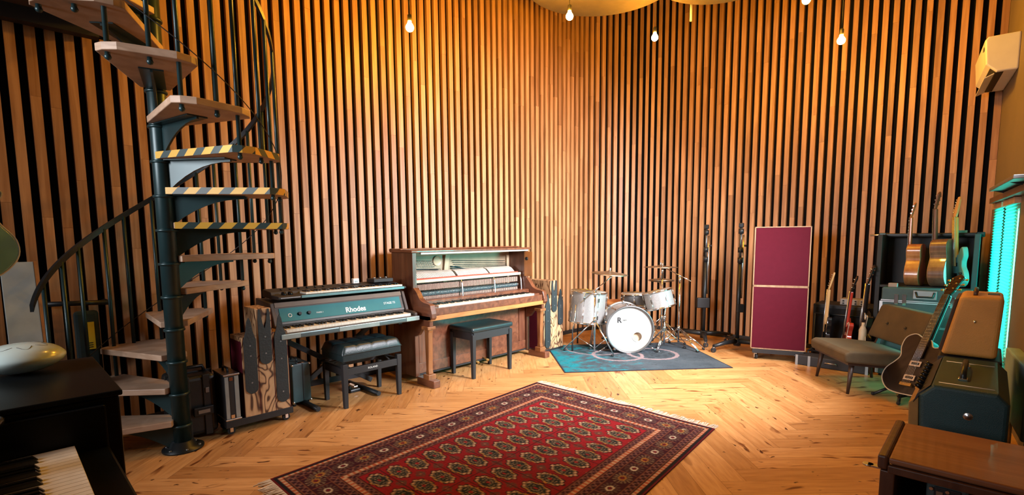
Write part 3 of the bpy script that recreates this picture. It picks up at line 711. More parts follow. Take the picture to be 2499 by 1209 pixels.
def burnt(name):
    mt, n, b = nt(name); tc = nd(n, 'ShaderNodeTexCoord'); mp = nd(n, 'ShaderNodeMapping'); mp.inputs['Scale'].default_value = (1, 1, .42)
    n.links.new(tc.outputs['Object'], mp.inputs['Vector'])
    nz = nd(n, 'ShaderNodeTexNoise'); nz.inputs['Scale'].default_value = 5.5; nz.inputs['Detail'].default_value = 1.5; nz.inputs['Distortion'].default_value = 1.4
    n.links.new(mp.outputs[0], nz.inputs['Vector'])
    ml = nd(n, 'ShaderNodeMath', operation='MULTIPLY'); ml.inputs[1].default_value = 8.; n.links.new(nz.outputs['Fac'], ml.inputs[0])
    pp = nd(n, 'ShaderNodeMath', operation='PINGPONG'); pp.inputs[1].default_value = .5; n.links.new(ml.outputs[0], pp.inputs[0])
    r = ramp(n, pp.outputs[0], [(.0, (.035, .014, .006, 1)), (.09, (.11, .045, .018, 1)), (.20, (.40, .235, .115, 1)), (.5, (.48, .295, .15, 1))])
    n.links.new(r.outputs[0], b.inputs['Base Color']); b.inputs['Roughness'].default_value = .55; return mt
BURNT = burnt('burnt grain plywood')
CHAR = mat('charred black board', (.012, .018, .02, 1), .6, bump=.2, bscale=80)
def caster(p, parent, r=.035, yaw=0.):
    c = Vector(p); mb = MB(); a = Vector((math.cos(yaw), math.sin(yaw), 0)); 
    mb.cyl(c-a*.011+Vector((0, 0, r)), c+a*.011+Vector((0, 0, r)), r, n=16); w = mb.build('caster', RUBBER, parent)
    mb = MB(); q = c+Vector((0, 0, r))
    for s_ in (-1, 1): mb.cbox((q+a*.014*s_+Vector((0, 0, .012))), .006, .02, r*1.6)
    mb.cyl(q+Vector((0, 0, r*.8)), q+Vector((0, 0, r*1.25)), .016, n=10); mb.build('fork', CHROME, w)
def tooth(w, top, bot, tip='single'):   # black board outline in (across, height)
    r = w/2; low = [(r*math.cos(a), bot+r+r*math.sin(a)) for a in [math.pi+math.pi*k/10 for k in range(11)]]
    if tip == 'single': up = [(r, top-.16), (r*.55, top-.10), (r*.32, top-.03), (.0, top), (-r*.32, top-.03), (-r*.55, top-.10), (-r, top-.16)]
    else: up = [(r, top-.07), (r*.85, top), (r*.62, top), (r*.3, top-.10), (0, top-.14), (-r*.3, top-.10), (-r*.62, top), (-r*.85, top), (-r, top-.07)]
    return low+up
def diffuser(label, x0, y0, cols, depth, tilt_side, lift=.075, ext=0.):
    t = thing('acoustic_diffuser', label, 'acoustic screen', (x0-depth/2, y0, 0), group='rolling screens of burnt wood blocks')
    ytot = max(c[1] for c in cols)
    MB().box(x0-depth, x0-.005, y0-.02-ext, y0+ytot+.02, lift-.05, lift).build('base', BLACKM, t, bevel=.004)
    for xx in (x0-depth+.05, x0-.05):
        for yy in (y0+.02-ext, y0+ytot-.02): caster((xx, yy, 0), t, .012 if lift < .05 else .026)
    for a, b, top, bt, bb, tip in cols:
        mb = MB(); mb.box(x0-depth, x0, y0+a+.001, y0+b-.001, lift, top); blk = mb.build('wood_block', BURNT, t, bevel=.003)
        if a == 0: mb = MB(); mb.box(x0-depth+.004, x0-.012, y0+a-.0005, y0+a+.0005, lift, top-.03); mb.build('burgundy_side', BURG, blk)
        mb = MB(); mb.box(x0-.010, x0-.0, y0+b-.0008, y0+b+.0016, lift, top-.01); mb.build('burgundy_side', BURG, blk)
        M = frame((x0+.0008, y0+(a+b)/2, 0), (0, 1, 0), (0, 0, 1), (1, 0, 0)); mb = MB(M); mb.prism(tooth((b-a)*.80, bt, bb, tip), 0, .012); bd = mb.build('black_board', CHAR, blk, bevel=.0015)
        mb = MB(M)
        for zz in (bb+.08, (bb+bt)/2, bt-.2): mb.cyl((0, zz, .012), (0, zz, .0135), .006, n=8)
        mb.build('screws', GREYM, bd)
    return t
DY = [OX(q, 1012, -3.72).y for q in (600, 638, 675, 711)]
diffuser('burnt wood block screen with black prongs, left of the stage keyboard', -3.72, DY[0], [(0, DY[1]-DY[0], .675, .815, .27, 'single'), (DY[1]-DY[0], DY[2]-DY[0], .868, .865, .465, 'double'), (DY[2]-DY[0], DY[3]-DY[0], .69, .815, .16, 'single')], .24, 0, .105, .105)
t = thing('suitcase', 'grey case with metal corners beneath the stage keyboard', 'case', (-4.1, 1.65, 0))
mb = MB(); mb.box(-4.28, -4.0, 1.592, 1.742, .03, .35); mb.build('body', TEALCASE, t, bevel=.008)
mb = MB(); mb.box(-4.0, -3.997, 1.675, 1.681, .03, .35); mb.build('seam', BLACKM, t)
for x in (-4.275, -4.003):
    for y in (1.597, 1.737):
        for z in (.036, .344): MB().sphere((x, y, z), .013, 8).build('metal_corner', CHROME, t)
mb = MB(); mb.tube([(-4.2, 1.667, .352), (-4.19, 1.667, .378), (-4.09, 1.667, .378), (-4.08, 1.667, .352)], .008, 8); mb.build('handle', BLACK, t)
MB().box(-4.05, -4.01, 1.64, 1.70, .3503, .353).build('badge', CHROME, t)
for y in (1.61, 1.72): MB().cyl((-4.03, y, 0.0), (-4.03, y, .03), .014, n=10).build('foot', RUBBER, t)

# ================================================================== STAGE KEYBOARD ON STAND, SYNTHESIZER ON TOP
def keys(t, x_front, y0, y1, zt, nwhite, length, parent_name='white_key', lo=0, blk=BLACKG, hgt=.018):
    w = (y1-y0)/nwhite
    for i in range(nwhite):
        MB().box(x_front-length, x_front, y0+i*w+.0005, y0+(i+1)*w-.0005, zt-hgt, zt).build('white_key', IVORY, t)
    pt = [1, 1, 0, 1, 1, 1, 0]
    for i in range(nwhite-1):
        if pt[(i+lo) % 7]: MB().box(x_front-length, x_front-length*.36, y0+(i+1)*w-.0058, y0+(i+1)*w+.0058, zt, zt+.010).build('black_key', blk, t)
t = thing('stage_keyboard', 'brown and teal electric piano on a black folding stand', 'electric piano', (-4.0, 2.0, 0))
ya, yb = 1.40, 2.60
TOLEX = mat('dark brown vinyl', (.040, .026, .020, 1), .5, bump=.15, bscale=300)
prof = [(-3.66, .645), (-3.66, .69), (-3.69, .70), (-3.83, .70), (-3.83, .73), (-3.885, .868), (-4.16, .89), (-4.16, .62), (-3.70, .62)]
M = frame((0, yb-.012, 0), (1, 0, 0), (0, 0, 1), (0, -1, 0))
# middle part without the key well sides
mb = MB(frame((0, yb-.03, 0), (1, 0, 0), (0, 0, 1), (0, -1, 0))); mb.prism([(-3.66, .62), (-3.66, .665), (-3.825, .665), (-3.825, .715), (-3.885, .868), (-4.16, .889), (-4.16, .62)], 0, yb-ya-.06); mb.build('case', TOLEX, t, bevel=.004)
for y_ in (ya, yb-.03):
    mb = MB(frame((0, y_+.03, 0), (1, 0, 0), (0, 0, 1), (0, -1, 0))); mb.prism([(-3.665, .62), (-3.665, .688), (-3.70, .700), (-3.80, .705), (-3.872, .874), (-4.165, .894), (-4.165, .615)], 0, .03); mb.build('cheek', BLACKM if False else TOLEX, t, bevel=.006)
def slope(u): return Vector((-3.8248+(-3.885+3.8248)*u, 0, .715+.153*u))
sx = (slope(1)-slope(0)).normalized(); nx = Vector((sx.z, 0, -sx.x))
SP = frame(slope(0)+Vector((0, ya+.06, 0)), (0, 1, 0), sx, nx)     # sloping front: x along the keyboard, y up the slope
TEALP = mat('teal panel', (.020, .150, .165, 1), .55, 0., var=.06, spec=.25)
hs = (slope(1)-slope(0)).length; Lw = yb-ya-.12
MB(SP).box(0, Lw, .012, hs-.045, .0005, .004).build('name_panel', TEALP, t, bevel=.002); npn = t.children[-1]
MB(SP).box(-.025, Lw+.025, hs-.035, hs+.002, .0, .006).build('brown_border', mat('brown board', (.13, .075, .04, 1), .5), t)
MB(SP).box(-.02, Lw+.02, -.008, .008, .0005, .008).build('name_rail', mat('dark name rail', (.05, .055, .055, 1), .4, .5), t)
for k in range(3):
    mb = MB(SP); x = .075+k*.075
    if k: mb.cyl((x, .062, .004), (x, .062, .022), .016, .012, 16); mb.build('knob', BLACKG, npn)
    else: mb.tube([(x+.013*math.cos(a), .058+.013*math.sin(a), .006) for a in [2*math.pi*q/16 for q in range(16)]], .003, 6, closed=True); mb.build('jack_ring', WHITEP, npn)
SILV = mat('printed silver letters', (.70, .74, .72, 1), .5)
text('Rhodes', 'lettering', SILV, SP @ Matrix.Translation((.535, .028, .0045)), .062, npn, bold=.0013)
text('STAGE 73', 'lettering', SILV, SP @ Matrix.Translation((.905, .06, .0045)), .028, npn)
text('MARK I', 'lettering', SILV, SP @ Matrix.Translation((.285, .05, .0045)), .018, npn)
keys(t, -3.685, ya+.035, yb-.06, .688, 43, .125, hgt=.022)
# aluminium front lip with lighter plates
mb = MB(); mb.box(-3.675, -3.652, ya-.01, yb+.01, .618, .662); lip = mb.build('front_lip', mat('grey aluminium lip', (.12, .17, .18, 1), .35, .7), t, bevel=.01)
for y0, y1 in ((ya-.008, ya+.13), (ya+.44, ya+.80), (yb-.13, yb+.008)): MB().box(-3.653, -3.648, y0, y1, .624, .660).build('lip_plate', mat('bright lip plate', (.42, .55, .55, 1), .3, .7), lip, bevel=.002)
# crossed stand
for s_ in (0, 1):
    x_ = -3.78 if s_ == 0 else -4.14
for (y0, y1, x_) in ((1.47, 2.35, -4.08), (2.45, 1.6, -4.11)):
    mb = MB(); d = Vector((0, y1-y0, -.56)); mb.prism([(-.022, -.012), (.022, -.012), (.022, .012), (-.022, .012)], 0, d.length, frame((x_, y0, .60), Vector((0, .54, y1-y0)).normalized() if False else Vector((1, 0, 0)).cross(d).normalized(), (1, 0, 0), d)); mb.build('stand_leg', BLACK, t, bevel=.003)
for yy in (1.66, 2.20): MB().cyl((-3.70, yy, .022), (-4.22, yy, .022), .02, n=12).build('stand_foot', BLACK, t)
for yy in (1.47, 2.45): MB().cbox((-3.93, yy, .608), .42, .035, .02).build('stand_rest', BLACK, t)
t = thing('synthesizer', 'slim black keyboard lying on top of the brown and teal electric piano', 'keyboard', (-4.0, 2.0, .897))
mb = MB(frame((0, 2.585, 0), (1, 0, 0), (0, 0, 1), (0, -1, 0))); mb.prism([(-3.83, .897), (-3.81, .905), (-3.81, .920), (-3.83, .926), (-3.955, .926), (-3.965, .948), (-4.12, .962), (-4.14, .95), (-4.14, .90)], 0, 1.14); mb.build('case', BLACKM, t, bevel=.003)
MB().box(-3.812, -3.806, 1.62, 2.56, .902, .922).build('front_strip', mat('teal grey strip', (.13, .25, .26, 1), .35, .5), t)
MB().box(-3.812, -3.806, 1.46, 1.61, .908, .915).build('front_strip', ALU, t)
keys(t, -3.82, 1.66, 2.55, .940, 38, .115, hgt=.014)
for k in range(2):
    M = Matrix.Translation((-3.9, 1.52+.05*k, .93)); mb = MB(M); mb.cyl((0, -.012, 0), (0, .012, 0), .022, n=14); mb.build('wheel', BLACKG, t)
for k in range(6): MB().cyl((-4.03, 1.55+.07*k, .953), (-4.03, 1.55+.07*k, .967), .009, n=10).build('knob', BLACKG, t)
MB().cbox((-4.05, 2.15, .957), .06, .2, .004).build('display', BLACKG, t)
p = OX(872, 697, -4.07)
for o_ in bpy.data.objects:
    if o_.name in ('stage_keyboard', 'synthesizer'): o_.location.x -= .05; o_.location.y += .022
t = thing('power_box', 'small pale box standing on the slim black keyboard', 'box', (-4.09, p.y, .955))
MB().box(-4.12, -4.085, p.y-.028, p.y+.028, .962, 1.005).build('body', WHITEP, t, bevel=.003); MB().box(-4.085, -4.083, p.y-.013, p.y+.013, .972, .985).build('label_plate', GREYM, t)
p = OX(955, 683, -4.1); 
t = thing('effects_unit', 'low dark effects box on the far end of the slim keyboard', 'effects box', (-4.08, 2.46, .96))
MB().box(-4.13, -4.0, 2.36, 2.56, .963, .995).build('body', BLACKM, t, bevel=.004)
for k in range(3): MB().cyl((-4.06, 2.40+.06*k, .995), (-4.06, 2.40+.06*k, 1.007), .01, n=10).build('knob', GREYM, t)

# ================================================================== UPRIGHT PIANO
LEGW = wood('mahogany turned legs', (.14, .048, .015, 1), (.27, .105, .033, 1), (1, 1, .1), 24, .35, coat=.2)
def build_piano():
    t = thing('upright_piano', 'mahogany upright piano with its front open, strings and hammers showing', 'piano', (-3.95, 3.48, 0))
    ya, yb = 2.68, 4.285; xb, xf, kf = -4.20, -3.86, -3.60
    # sides: two outlines (upper cabinet, arm scroll)
    for s_, y0 in (('l', ya), ('r', yb-.045)):
        mb = MB(frame((0, y0+.045, 0), (1, 0, 0), (0, 0, 1), (0, -1, 0)))
        mb.prism([(xb, .05), (-3.85, .05), (-3.85, .60), (xf, .60), (xf, 1.225), (xb, 1.225)], 0, .045)
        mb.build('side_panel', MAHOGV, t, bevel=.003)
        sc_ = smooth([Vector(q) for q in [(xf, .62), (kf+.0, .62), (kf, .74), (kf-.03, .765), (kf-.10, .775), (kf-.16, .80), (kf-.20, .85), (kf-.24, .89), (xf-.0, .90)]], 4, False)
        mb = MB(frame((0, y0+.05, 0), (1, 0, 0), (0, 0, 1), (0, -1, 0))); mb.prism(sc_+[Vector((xf-.02, .62))], -.004, .05); mb.build('arm', MAHOG, t, bevel=.004)
        yl = y0+.0225
        mb = MB(); mb.cbox((kf-.085, yl, .035), .17 if False else .26, .075, .07); mb.cbox((kf-.06, yl, .12), .085, .085, .11) if False else None
        sh = mb.build('leg_shoe', MAHOG, t, bevel=.006); caster((kf-.0+.01, yl, 0), sh, .022)
        mb = MB(); mb.cbox((kf-.065, yl, .09), .085, .085, .05); mb.prism([(kf-.065-.026, .115), (kf-.065+.026, .115), (kf-.065+.019, .16), (kf-.065+.029, .50), (kf-.065+.036, .53), (kf-.065-.036, .53), (kf-.065-.029, .50), (kf-.065-.019, .16)], -.025, .025, frame((0, yl, 0), (1, 0, 0), (0, 0, 1), (0, -1, 0))); mb.cbox((kf-.065, yl, .545), .10, .09, .03)
        mb.build('front_leg', LEGW, t, bevel=.005)
        mb = MB(frame((0, yl+.02, 0), (1, 0, 0), (0, 0, 1), (0, -1, 0))); mb.prism([(-3.86, .62), (kf-.02, .62), (kf-.02, .56), (kf-.12, .555), (-3.80, .46), (-3.86, .44)], 0, .04); mb.build('leg_corbel', MAHOG, t, bevel=.004)
    mb = MB(); mb.box(xb-.01, -3.84, ya-.02, yb+.02, 1.225, 1.248); mb.box(xb-.01, -4.02, ya-.02, yb+.02, 1.248, 1.262); mb.build('lid', MAHOG, t, bevel=.006)
    MB().box(-3.862, -3.845, ya+.09, yb-.02, 1.208, 1.224).build('hinge_strip', mat('dull hinge', (.4, .38, .33, 1), .5, .4), t)
    MB().box(xb-.01, xb+.02, ya+.03, yb-.03, .05, 1.225).build('back_frame', MAHOGV, t)
    # lower front panel
    MB().box(-3.90, -3.88, ya+.045, yb-.045, .07, .60).build('knee_board', MAHOG, t)
    MB().box(-3.88, -3.87, ya+.045, yb-.045, .07, .17).build('knee_rail', MAHOG, t, bevel=.003)
    for y0, y1 in ((ya+.06, ya+.15), (yb-.15, yb-.06)): MB().box(-3.88, -3.87, y0, y1, .17, .59).build('knee_stile', MAHOGV, t, bevel=.003)
    MB().box(-3.88, -3.865, ya+.045, yb-.045, .055, .07).build('toe_rail', BLACKM, t)
    for y in (3.42, 3.56):
        mb = MB(); mb.tube([(-3.88, y, .085), (-3.83, y, .078), (-3.785, y, .065)], [.008, .010, .014], 8); mb.build('pedal', GOLD, t)
    # key bed
    MB().box(-3.86, kf, ya, yb, .612, .655).build('key_bed', HONEY, t, bevel=.004)
    MB().box(kf-.05, kf-.006, ya+.05, yb-.05, .655, .722).build('key_slip', MAHOG, t, bevel=.004)
    for y0, y1 in ((ya+.05, ya+.13), (yb-.13, yb-.05)): MB().box(xf, kf-.05, y0, y1, .655, .735).build('key_block', MAHOG, t, bevel=.004)
    MB().box(xf-.06, xf+.055, ya+.05, yb-.05, .66, .775).build('fallboard_rail', MAHOG, t, bevel=.01)
    keys(t, kf-.055, ya+.135, yb-.135, .738, 52, .145, hgt=.03)
    PINM = mat('blued steel pins', (.03, .06, .065, 1), .3, .8)
    # iron frame at the back of the open front
    IRON = mat('gilded iron', (.36, .27, .17, 1), .5, .2, var=.15)
    MB().box(xb+.02, xb+.05, ya+.045, yb-.045, .66, 1.225).build('pin_block', mat('bronze plate', (.27, .20, .125, 1), .5, .2), t); ir = t.children[-1]
    xi = xb+.051
    mb = MB(); mb.box(xi, xi+.03, ya+.05, yb-.05, 1.185, 1.222); mb.box(xi, xi+.03, ya+.05, ya+.07, .7, 1.19); mb.box(xi, xi+.03, yb-.09, yb-.05, .7, 1.19)
    mb.prism([(ya+.60, 1.19), (ya+.66, 1.19), (ya+.60, .85), (ya+.555, .85)], 0, .028, frame((xi, 0, 0), (0, 1, 0), (0, 0, 1), (1, 0, 0))); mb.build('iron_bars', IRON, ir, bevel=.004)
    mb = MB(frame((xi+.006, ya+.505, 1.125), (0, 1, 0), (0, 0, 1), (1, 0, 0))); mb.lathe([(0, .004), (.028, .006), (.046, .004), (.05, .010), (.054, .0)], 32); md = mb.build('medallion', mat('pale gilt', (.42, .33, .21, 1), .5, .1), ir)
    for y0, y1, n_, zc, sl in ((ya+.09, ya+.43, 12, 1.12, .10), (ya+.69, yb-.12, 34, 1.10, -.03)):
        mb = MB()
        for i in range(n_):
            for j in range(4):
                u = (i+.5)/n_; y = y0+(y1-y0)*u+j*.011; z = zc+.02-j*.02+(sl*(u-.5) if False else -.015*u*(1 if sl > 0 else 2))
                mb.cyl((xi, y, z), (xi+.035, y, z+.003), .0032, n=6)
        mb.build('tuning_pins', PINM, ir)
    mb = MB(frame((xi+.004, 0, 0), (0, 1, 0), (0, 0, 1), (1, 0, 0)))
    cu = [(ya+.68, 1.10)]+[(ya+.68+.81*u, 1.06-.10*math.sin(math.pi/2*min(1, u*1.35))**1.5) for u in [k/14 for k in range(15)]]
    mb.tube([(p[0], p[1], .006) for p in cu[1:]], .007, 6); mb.tube([(p[0], p[1]-.02, .006) for p in cu[1:]], .005, 6); mb.build('pressure_bar', DSTEEL, ir)
    mb = MB(frame((xi+.004, 0, 0), (0, 1, 0), (0, 0, 1), (1, 0, 0))); mb.tube([(ya+.07+.44*u, 1.055-.02*u*u, .006) for u in [k/10 for k in range(11)]], .006, 6); mb.build('pressure_bar', DSTEEL, ir)
    mb = MB()
    for i in range(80):
        u = i/79; y = ya+.70+.80*u; mb.tube([(xi+.016, y-.05, .78), (xi+.016, y, 1.04)], .0011, 4)
    for i in range(40):
        u = i/39; y = ya+.09+.44*u; mb.tube([(xi+.02, y+.10, .78), (xi+.02, y, 1.05)], .0019, 4)
    mb.build('strings', GREYM, ir)
    # action: hammers, rail, jacks
    FELT = mat('cream felt', (.62, .52, .43, 1), .9); REDF = mat('red felt', (.42, .07, .04, 1), .9)
    a_, b_ = ya+.10, yb-.09
    for k, (y0, y1) in enumerate(((a_+.01, a_+.53), (a_+.56, a_+1.0), (a_+1.02, b_))):
        n_ = (28, 25, 22)[k]; mb = MB()
        for i in range(n_):
            y = y0+(y1-y0)*(i+.5)/n_; w = (y1-y0)/n_*.38
            mb.prism([(xi+.04, 1.012), (xi+.055, 1.03), (xi+.10, 1.015), (xi+.15, .975), (xi+.15, .965), (xi+.05, 1.0)], -w, w, frame((0, y, 0), (1, 0, 0), (0, 0, 1), (0, -1, 0)))
        mb.build('hammers', FELT, t)
    xr = xf-.075
    MB().box(xr-.045, xr-.006, a_, b_, .957, .972).build('red_felt_strip', REDF, t)
    MB().box(xr-.012, xr+.012, a_-.03, b_+.03, .932, .962).build('hammer_rail', mat('aged cream rail', (.50, .44, .33, 1), .45), t, bevel=.006)
    for y in (a_-.02, a_+.545, a_+1.01, b_+.02):
        mb = MB(); mb.tube([(xr+.0, y, .94), (xr+.015, y+.005, .88), (xr+.03, y, .74), (xr+.02, y, .66)], .008, 8); mb.build('action_bracket', ALU, t)
    DK = mat('dark blue action rail', (.025, .05, .06, 1), .5)
    MB().box(xr-.06, xr-.02, a_, b_, .80, .84).build('action_rail', DK, t)
    for zc, h_, nn, mt_ in ((.885, .055, 88, mat('aged wood wippens', (.34, .22, .17, 1), .7)), (.765, .06, 88, mat('aged wood stickers', (.36, .24, .19, 1), .7))):
        mb = MB()
        for i in range(nn):
            y = a_+(b_-a_)*(i+.5)/nn; mb.box(xr-.05, xr-.015, y-.0045, y+.0045, zc-h_/2, zc+h_/2)
        mb.build('action_levers', mt_, t)
    mb = MB()
    for i in range(88):
        y = a_+(b_-a_)*(i+.5)/88; mb.tube([(xr-.02, y, .845), (xr+.004, y, .825), (xr-.008, y, .80)], .0018, 4)
    mb.build('bridle_wires', ALU, t)
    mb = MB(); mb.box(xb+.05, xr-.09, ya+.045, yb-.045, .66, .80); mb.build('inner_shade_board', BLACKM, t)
    # opened front leaf at the right hand end
    MB().box(xf-.02, xf+.10, yb-.049, yb-.045+.0, .92, 1.2).build('inner_side_panel', HONEYV, t)
    mb = MB(); mb.cyl((xf+.02, yb-.06, 1.12), (xf+.02, yb-.048, 1.12), .02, n=12); mb.build('catch', BLACK, t)
build_piano()

# ================================================================== BENCHES
def bench(label, quad, ztop, thick, tufted, group=None):
    # quad: four feet (near-left, near-right, far-right, far-left) as floor points
    c = sum((Vector(p) for p in quad), Vector((0, 0)))/4
    t = thing('piano_bench', label, 'bench', (c.x, c.y, 0), group=group)
    ex = (Vector(quad[1])-Vector(quad[0])).normalized(); W = (Vector(quad[1])-Vector(quad[0])).length; D = (Vector(quad[3])-Vector(quad[0])).length
    ey = Vector((-ex.y, ex.x)); ey = ey if ey.dot(Vector(quad[3])-Vector(quad[0])) > 0 else -ey
    M = frame((c.x, c.y, 0), (ex.x, ex.y, 0), (ey.x, ey.y, 0), (0, 0, 1)) if ex.cross(ey) > 0 else frame((c.x, c.y, 0), (ey.x, ey.y, 0), (ex.x, ex.y, 0), (0, 0, 1))
    a, b = (W/2, D/2) if ex.cross(ey) > 0 else (D/2, W/2)
    zl = ztop-thick
    for sx_ in (-1, 1):
        for sy_ in (-1, 1):
            x, y = sx_*a, sy_*b
            mb = MB(M); x0, x1 = x-.022, x+.022; y0, y1 = y-.022, y+.022
            mb.add([(x-.016, y-.016, 0), (x+.016, y-.016, 0), (x+.016, y+.016, 0), (x-.016, y+.016, 0), (x0, y0, zl-.02), (x1, y0, zl-.02), (x1, y1, zl-.02), (x0, y1, zl-.02)], [(0, 3, 2, 1), (4, 5, 6, 7), (0, 1, 5, 4), (1, 2, 6, 5), (2, 3, 7, 6), (3, 0, 4, 7)])
            mb.build('leg', BLACKM, t, bevel=.003)
    if tufted:
        zr = .312
        for q in ((-a, a, -b-.015, -b+.015), (-a, a, b-.015, b+.015), (-a-.015, -a+.015, -b, b), (a-.015, a+.015, -b, b)):
            MB(M).box(q[0], q[1], q[2], q[3], zr-.045, zr+.012).build('apron', BLACKM, t, bevel=.002)
        for y in (-b+.06, b-.06):
            mb = MB(M); mb.prism([(-a+.03, zr), (-a+.055, zr), (a-.08, zl), (a-.11, zl)], y-.006, y+.006, frame((0, 0, 0), (1, 0, 0), (0, 0, 1), (0, -1, 0))); mb.prism([(a-.03, zr), (a-.055, zr), (-a+.08, zl), (-a+.11, zl)], y-.006, y+.006, frame((0, 0, 0), (1, 0, 0), (0, 0, 1), (0, -1, 0))); mb.build('scissor_arm', GREYM, t)
        mb = MB(M); mb.cyl((-a-.05 if False else -a+.02, -b-.055, zl-.04), (-a+.02, -b-.02, zl-.04), .02, n=14); mb.build('height_knob', BLACK, t)
        MB(M).box(-a-.02, a+.02, -b-.02, b+.02, zl, zl+.06).build('seat_frame', LEATHER, t, bevel=.006)
        # tufted cushion
        N = 48; vs = []; fs = []
        A, B = a+.025, b+.025
        for i in range(N+1):
            for j in range(N+1):
                u = -1+2*i/N; v = -1+2*j/N
                e = (1-max(0, (abs(u)-.86)/.14)**2*.9)*(1-max(0, (abs(v)-.86)/.14)**2*.9)
                gx = abs(math.sin(math.pi*(u+1)/2*2)); gy = abs(math.sin(math.pi*(v+1)/2*4))
                h = .075*e-.014*(1-min(gx, gy)**.5)*e
                vs.append((A*u, B*v, zl+.055+h))
        fs = [(i*(N+1)+j, (i+1)*(N+1)+j, (i+1)*(N+1)+j+1, i*(N+1)+j+1) for i in range(N) for j in range(N)]
        ed = [i*(N+1) for i in range(N+1)]; 
        bidx = [(i, 0) for i in range(N)]+[(N, j) for j in range(N)]+[(i, N) for i in range(N, 0, -1)]+[(0, j) for j in range(N, 0, -1)]
        ring = [i*(N+1)+j for i, j in bidx]; base = len(vs); vs += [(vs[r][0], vs[r][1], zl+.055) for r in ring]
        fs += [(ring[k], ring[(k+1) % len(ring)], base+(k+1) % len(ring), base+k) for k in range(len(ring))]; fs.append(tuple(base+k for k in range(len(ring))))
        mb = MB(M); mb.add(vs, fs, sm=True); cu = mb.build('cushion', LEATHER, t)
        for u in (0.,):
            for v in (-.5, 0, .5): MB(M).sphere((A*u, B*v, zl+.112), .009, 8).build('button', LEATHER, cu)
        # small maker's plate on the apron facing the room
        text('ROLAND', 'lettering', SILV, M @ frame((a+.0155, -.05, zr-.022), (0, 1, 0), (0, 0, 1), (1, 0, 0)), .022, t)
    else:
        for q in ((-a, a, -b-.012, -b+.012), (-a, a, b-.012, b+.012), (-a-.012, -a+.012, -b, b), (a-.012, a+.012, -b, b)):
            MB(M).box(q[0], q[1], q[2], q[3], zl-.075, zl).build('apron', BLACKM, t, bevel=.002)
        MB(M).box(-a-.03, a+.03, -b-.03, b+.03, zl, ztop).build('seat_pad', LEATHER, t, bevel=.018, seg=3)
bench('tufted black leather bench on scissor frame in front of the stage keyboard', [(-3.99, 1.87), (-3.665, 1.87), (-3.665, 2.37), (-3.99, 2.37)], .53, .15, True)
bench('plain black piano stool with flat padded seat in front of the upright piano', [(-3.84, 3.13), (-3.54, 3.13), (-3.54, 3.63), (-3.84, 3.63)], .50, .05, False)
p = FL(860, 955)
t = thing('sustain_pedal', 'small black pedal on the floor behind the tufted bench', 'pedal', (p.x, p.y, 0))
MB().box(p.x-.09, p.x+.06, p.y-.05, p.y+.05, 0, .03).build('base', BLACK, t, bevel=.008); MB().box(p.x-.06, p.x+.07, p.y-.02, p.y+.02, .045, .06).cyl((p.x-.05, p.y, .025), (p.x-.05, p.y, .05), .014, n=8).build('treadle', CHROME, t, bevel=.004)
diffuser('burnt wood block screen with black prongs, between upright piano and floor tom', -3.74, 4.42, [(0, .12, .64, .70, .05, 'single'), (.12, .24, .85, .85, .47, 'double'), (.24, .36, .66, .74, .30, 'single')], .34, 0, .03)
# ================================================================== RUGS
def rug(name, label, quad, nu, nv, colf, thick, wob=None):
    # quad corners: (u0,v0) (u1,v0) (u1,v1) (u0,v1)
    q = [np.array(p, float) for p in quad]
    U, V = np.meshgrid(np.linspace(0, 1, nu+1), np.linspace(0, 1, nv+1), indexing='ij')
    XY = ((1-U)*(1-V))[..., None]*q[0]+(U*(1-V))[..., None]*q[1]+(U*V)[..., None]*q[2]+((1-U)*V)[..., None]*q[3]
    Z = np.full(U.shape, thick) + (wob(U, V) if wob is not None else 0)
    co = np.concatenate([XY, Z[..., None]], -1).reshape(-1, 3)
    idx = np.arange((nu+1)*(nv+1)).reshape(nu+1, nv+1)
    F = np.stack([idx[:-1, :-1], idx[1:, :-1], idx[1:, 1:], idx[:-1, 1:]], -1).reshape(-1, 4)
    rim = list(idx[:, 0])+list(idx[-1, 1:])+list(idx[-2::-1, -1])+list(idx[0, -2:0:-1])
    nb = len(co); low = co[rim].copy(); low[:, 2] = .0005; co = np.concatenate([co, low])
    n = len(rim); sides = [(rim[k], rim[(k+1) % n], nb+(k+1) % n, nb+k) for k in range(n)]
    me = bpy.data.meshes.new(name); me.from_pydata(co.tolist(), [], F.tolist()+[tuple(int(i) for i in s) for s in sides]+[tuple(range(nb+n-1, nb-1, -1))])
    C = colf(U, V, XY); C = np.concatenate([C.reshape(-1, 3), np.tile([.06, .012, .014], (n, 1))])
    at = me.attributes.new('pat', 'FLOAT_COLOR', 'POINT'); at.data.foreach_set('color', np.concatenate([C, np.ones((len(C), 1))], 1).astype(np.float32).ravel())
    me.materials.append(vcol(name+' pile')); o = bpy.data.objects.new(name, me); COL.objects.link(o)
    me.polygons.foreach_set('use_smooth', [True]*len(me.polygons))
    return tag(o, label, 'rug')
def lin(*c): return np.array(S(*c)[:3])
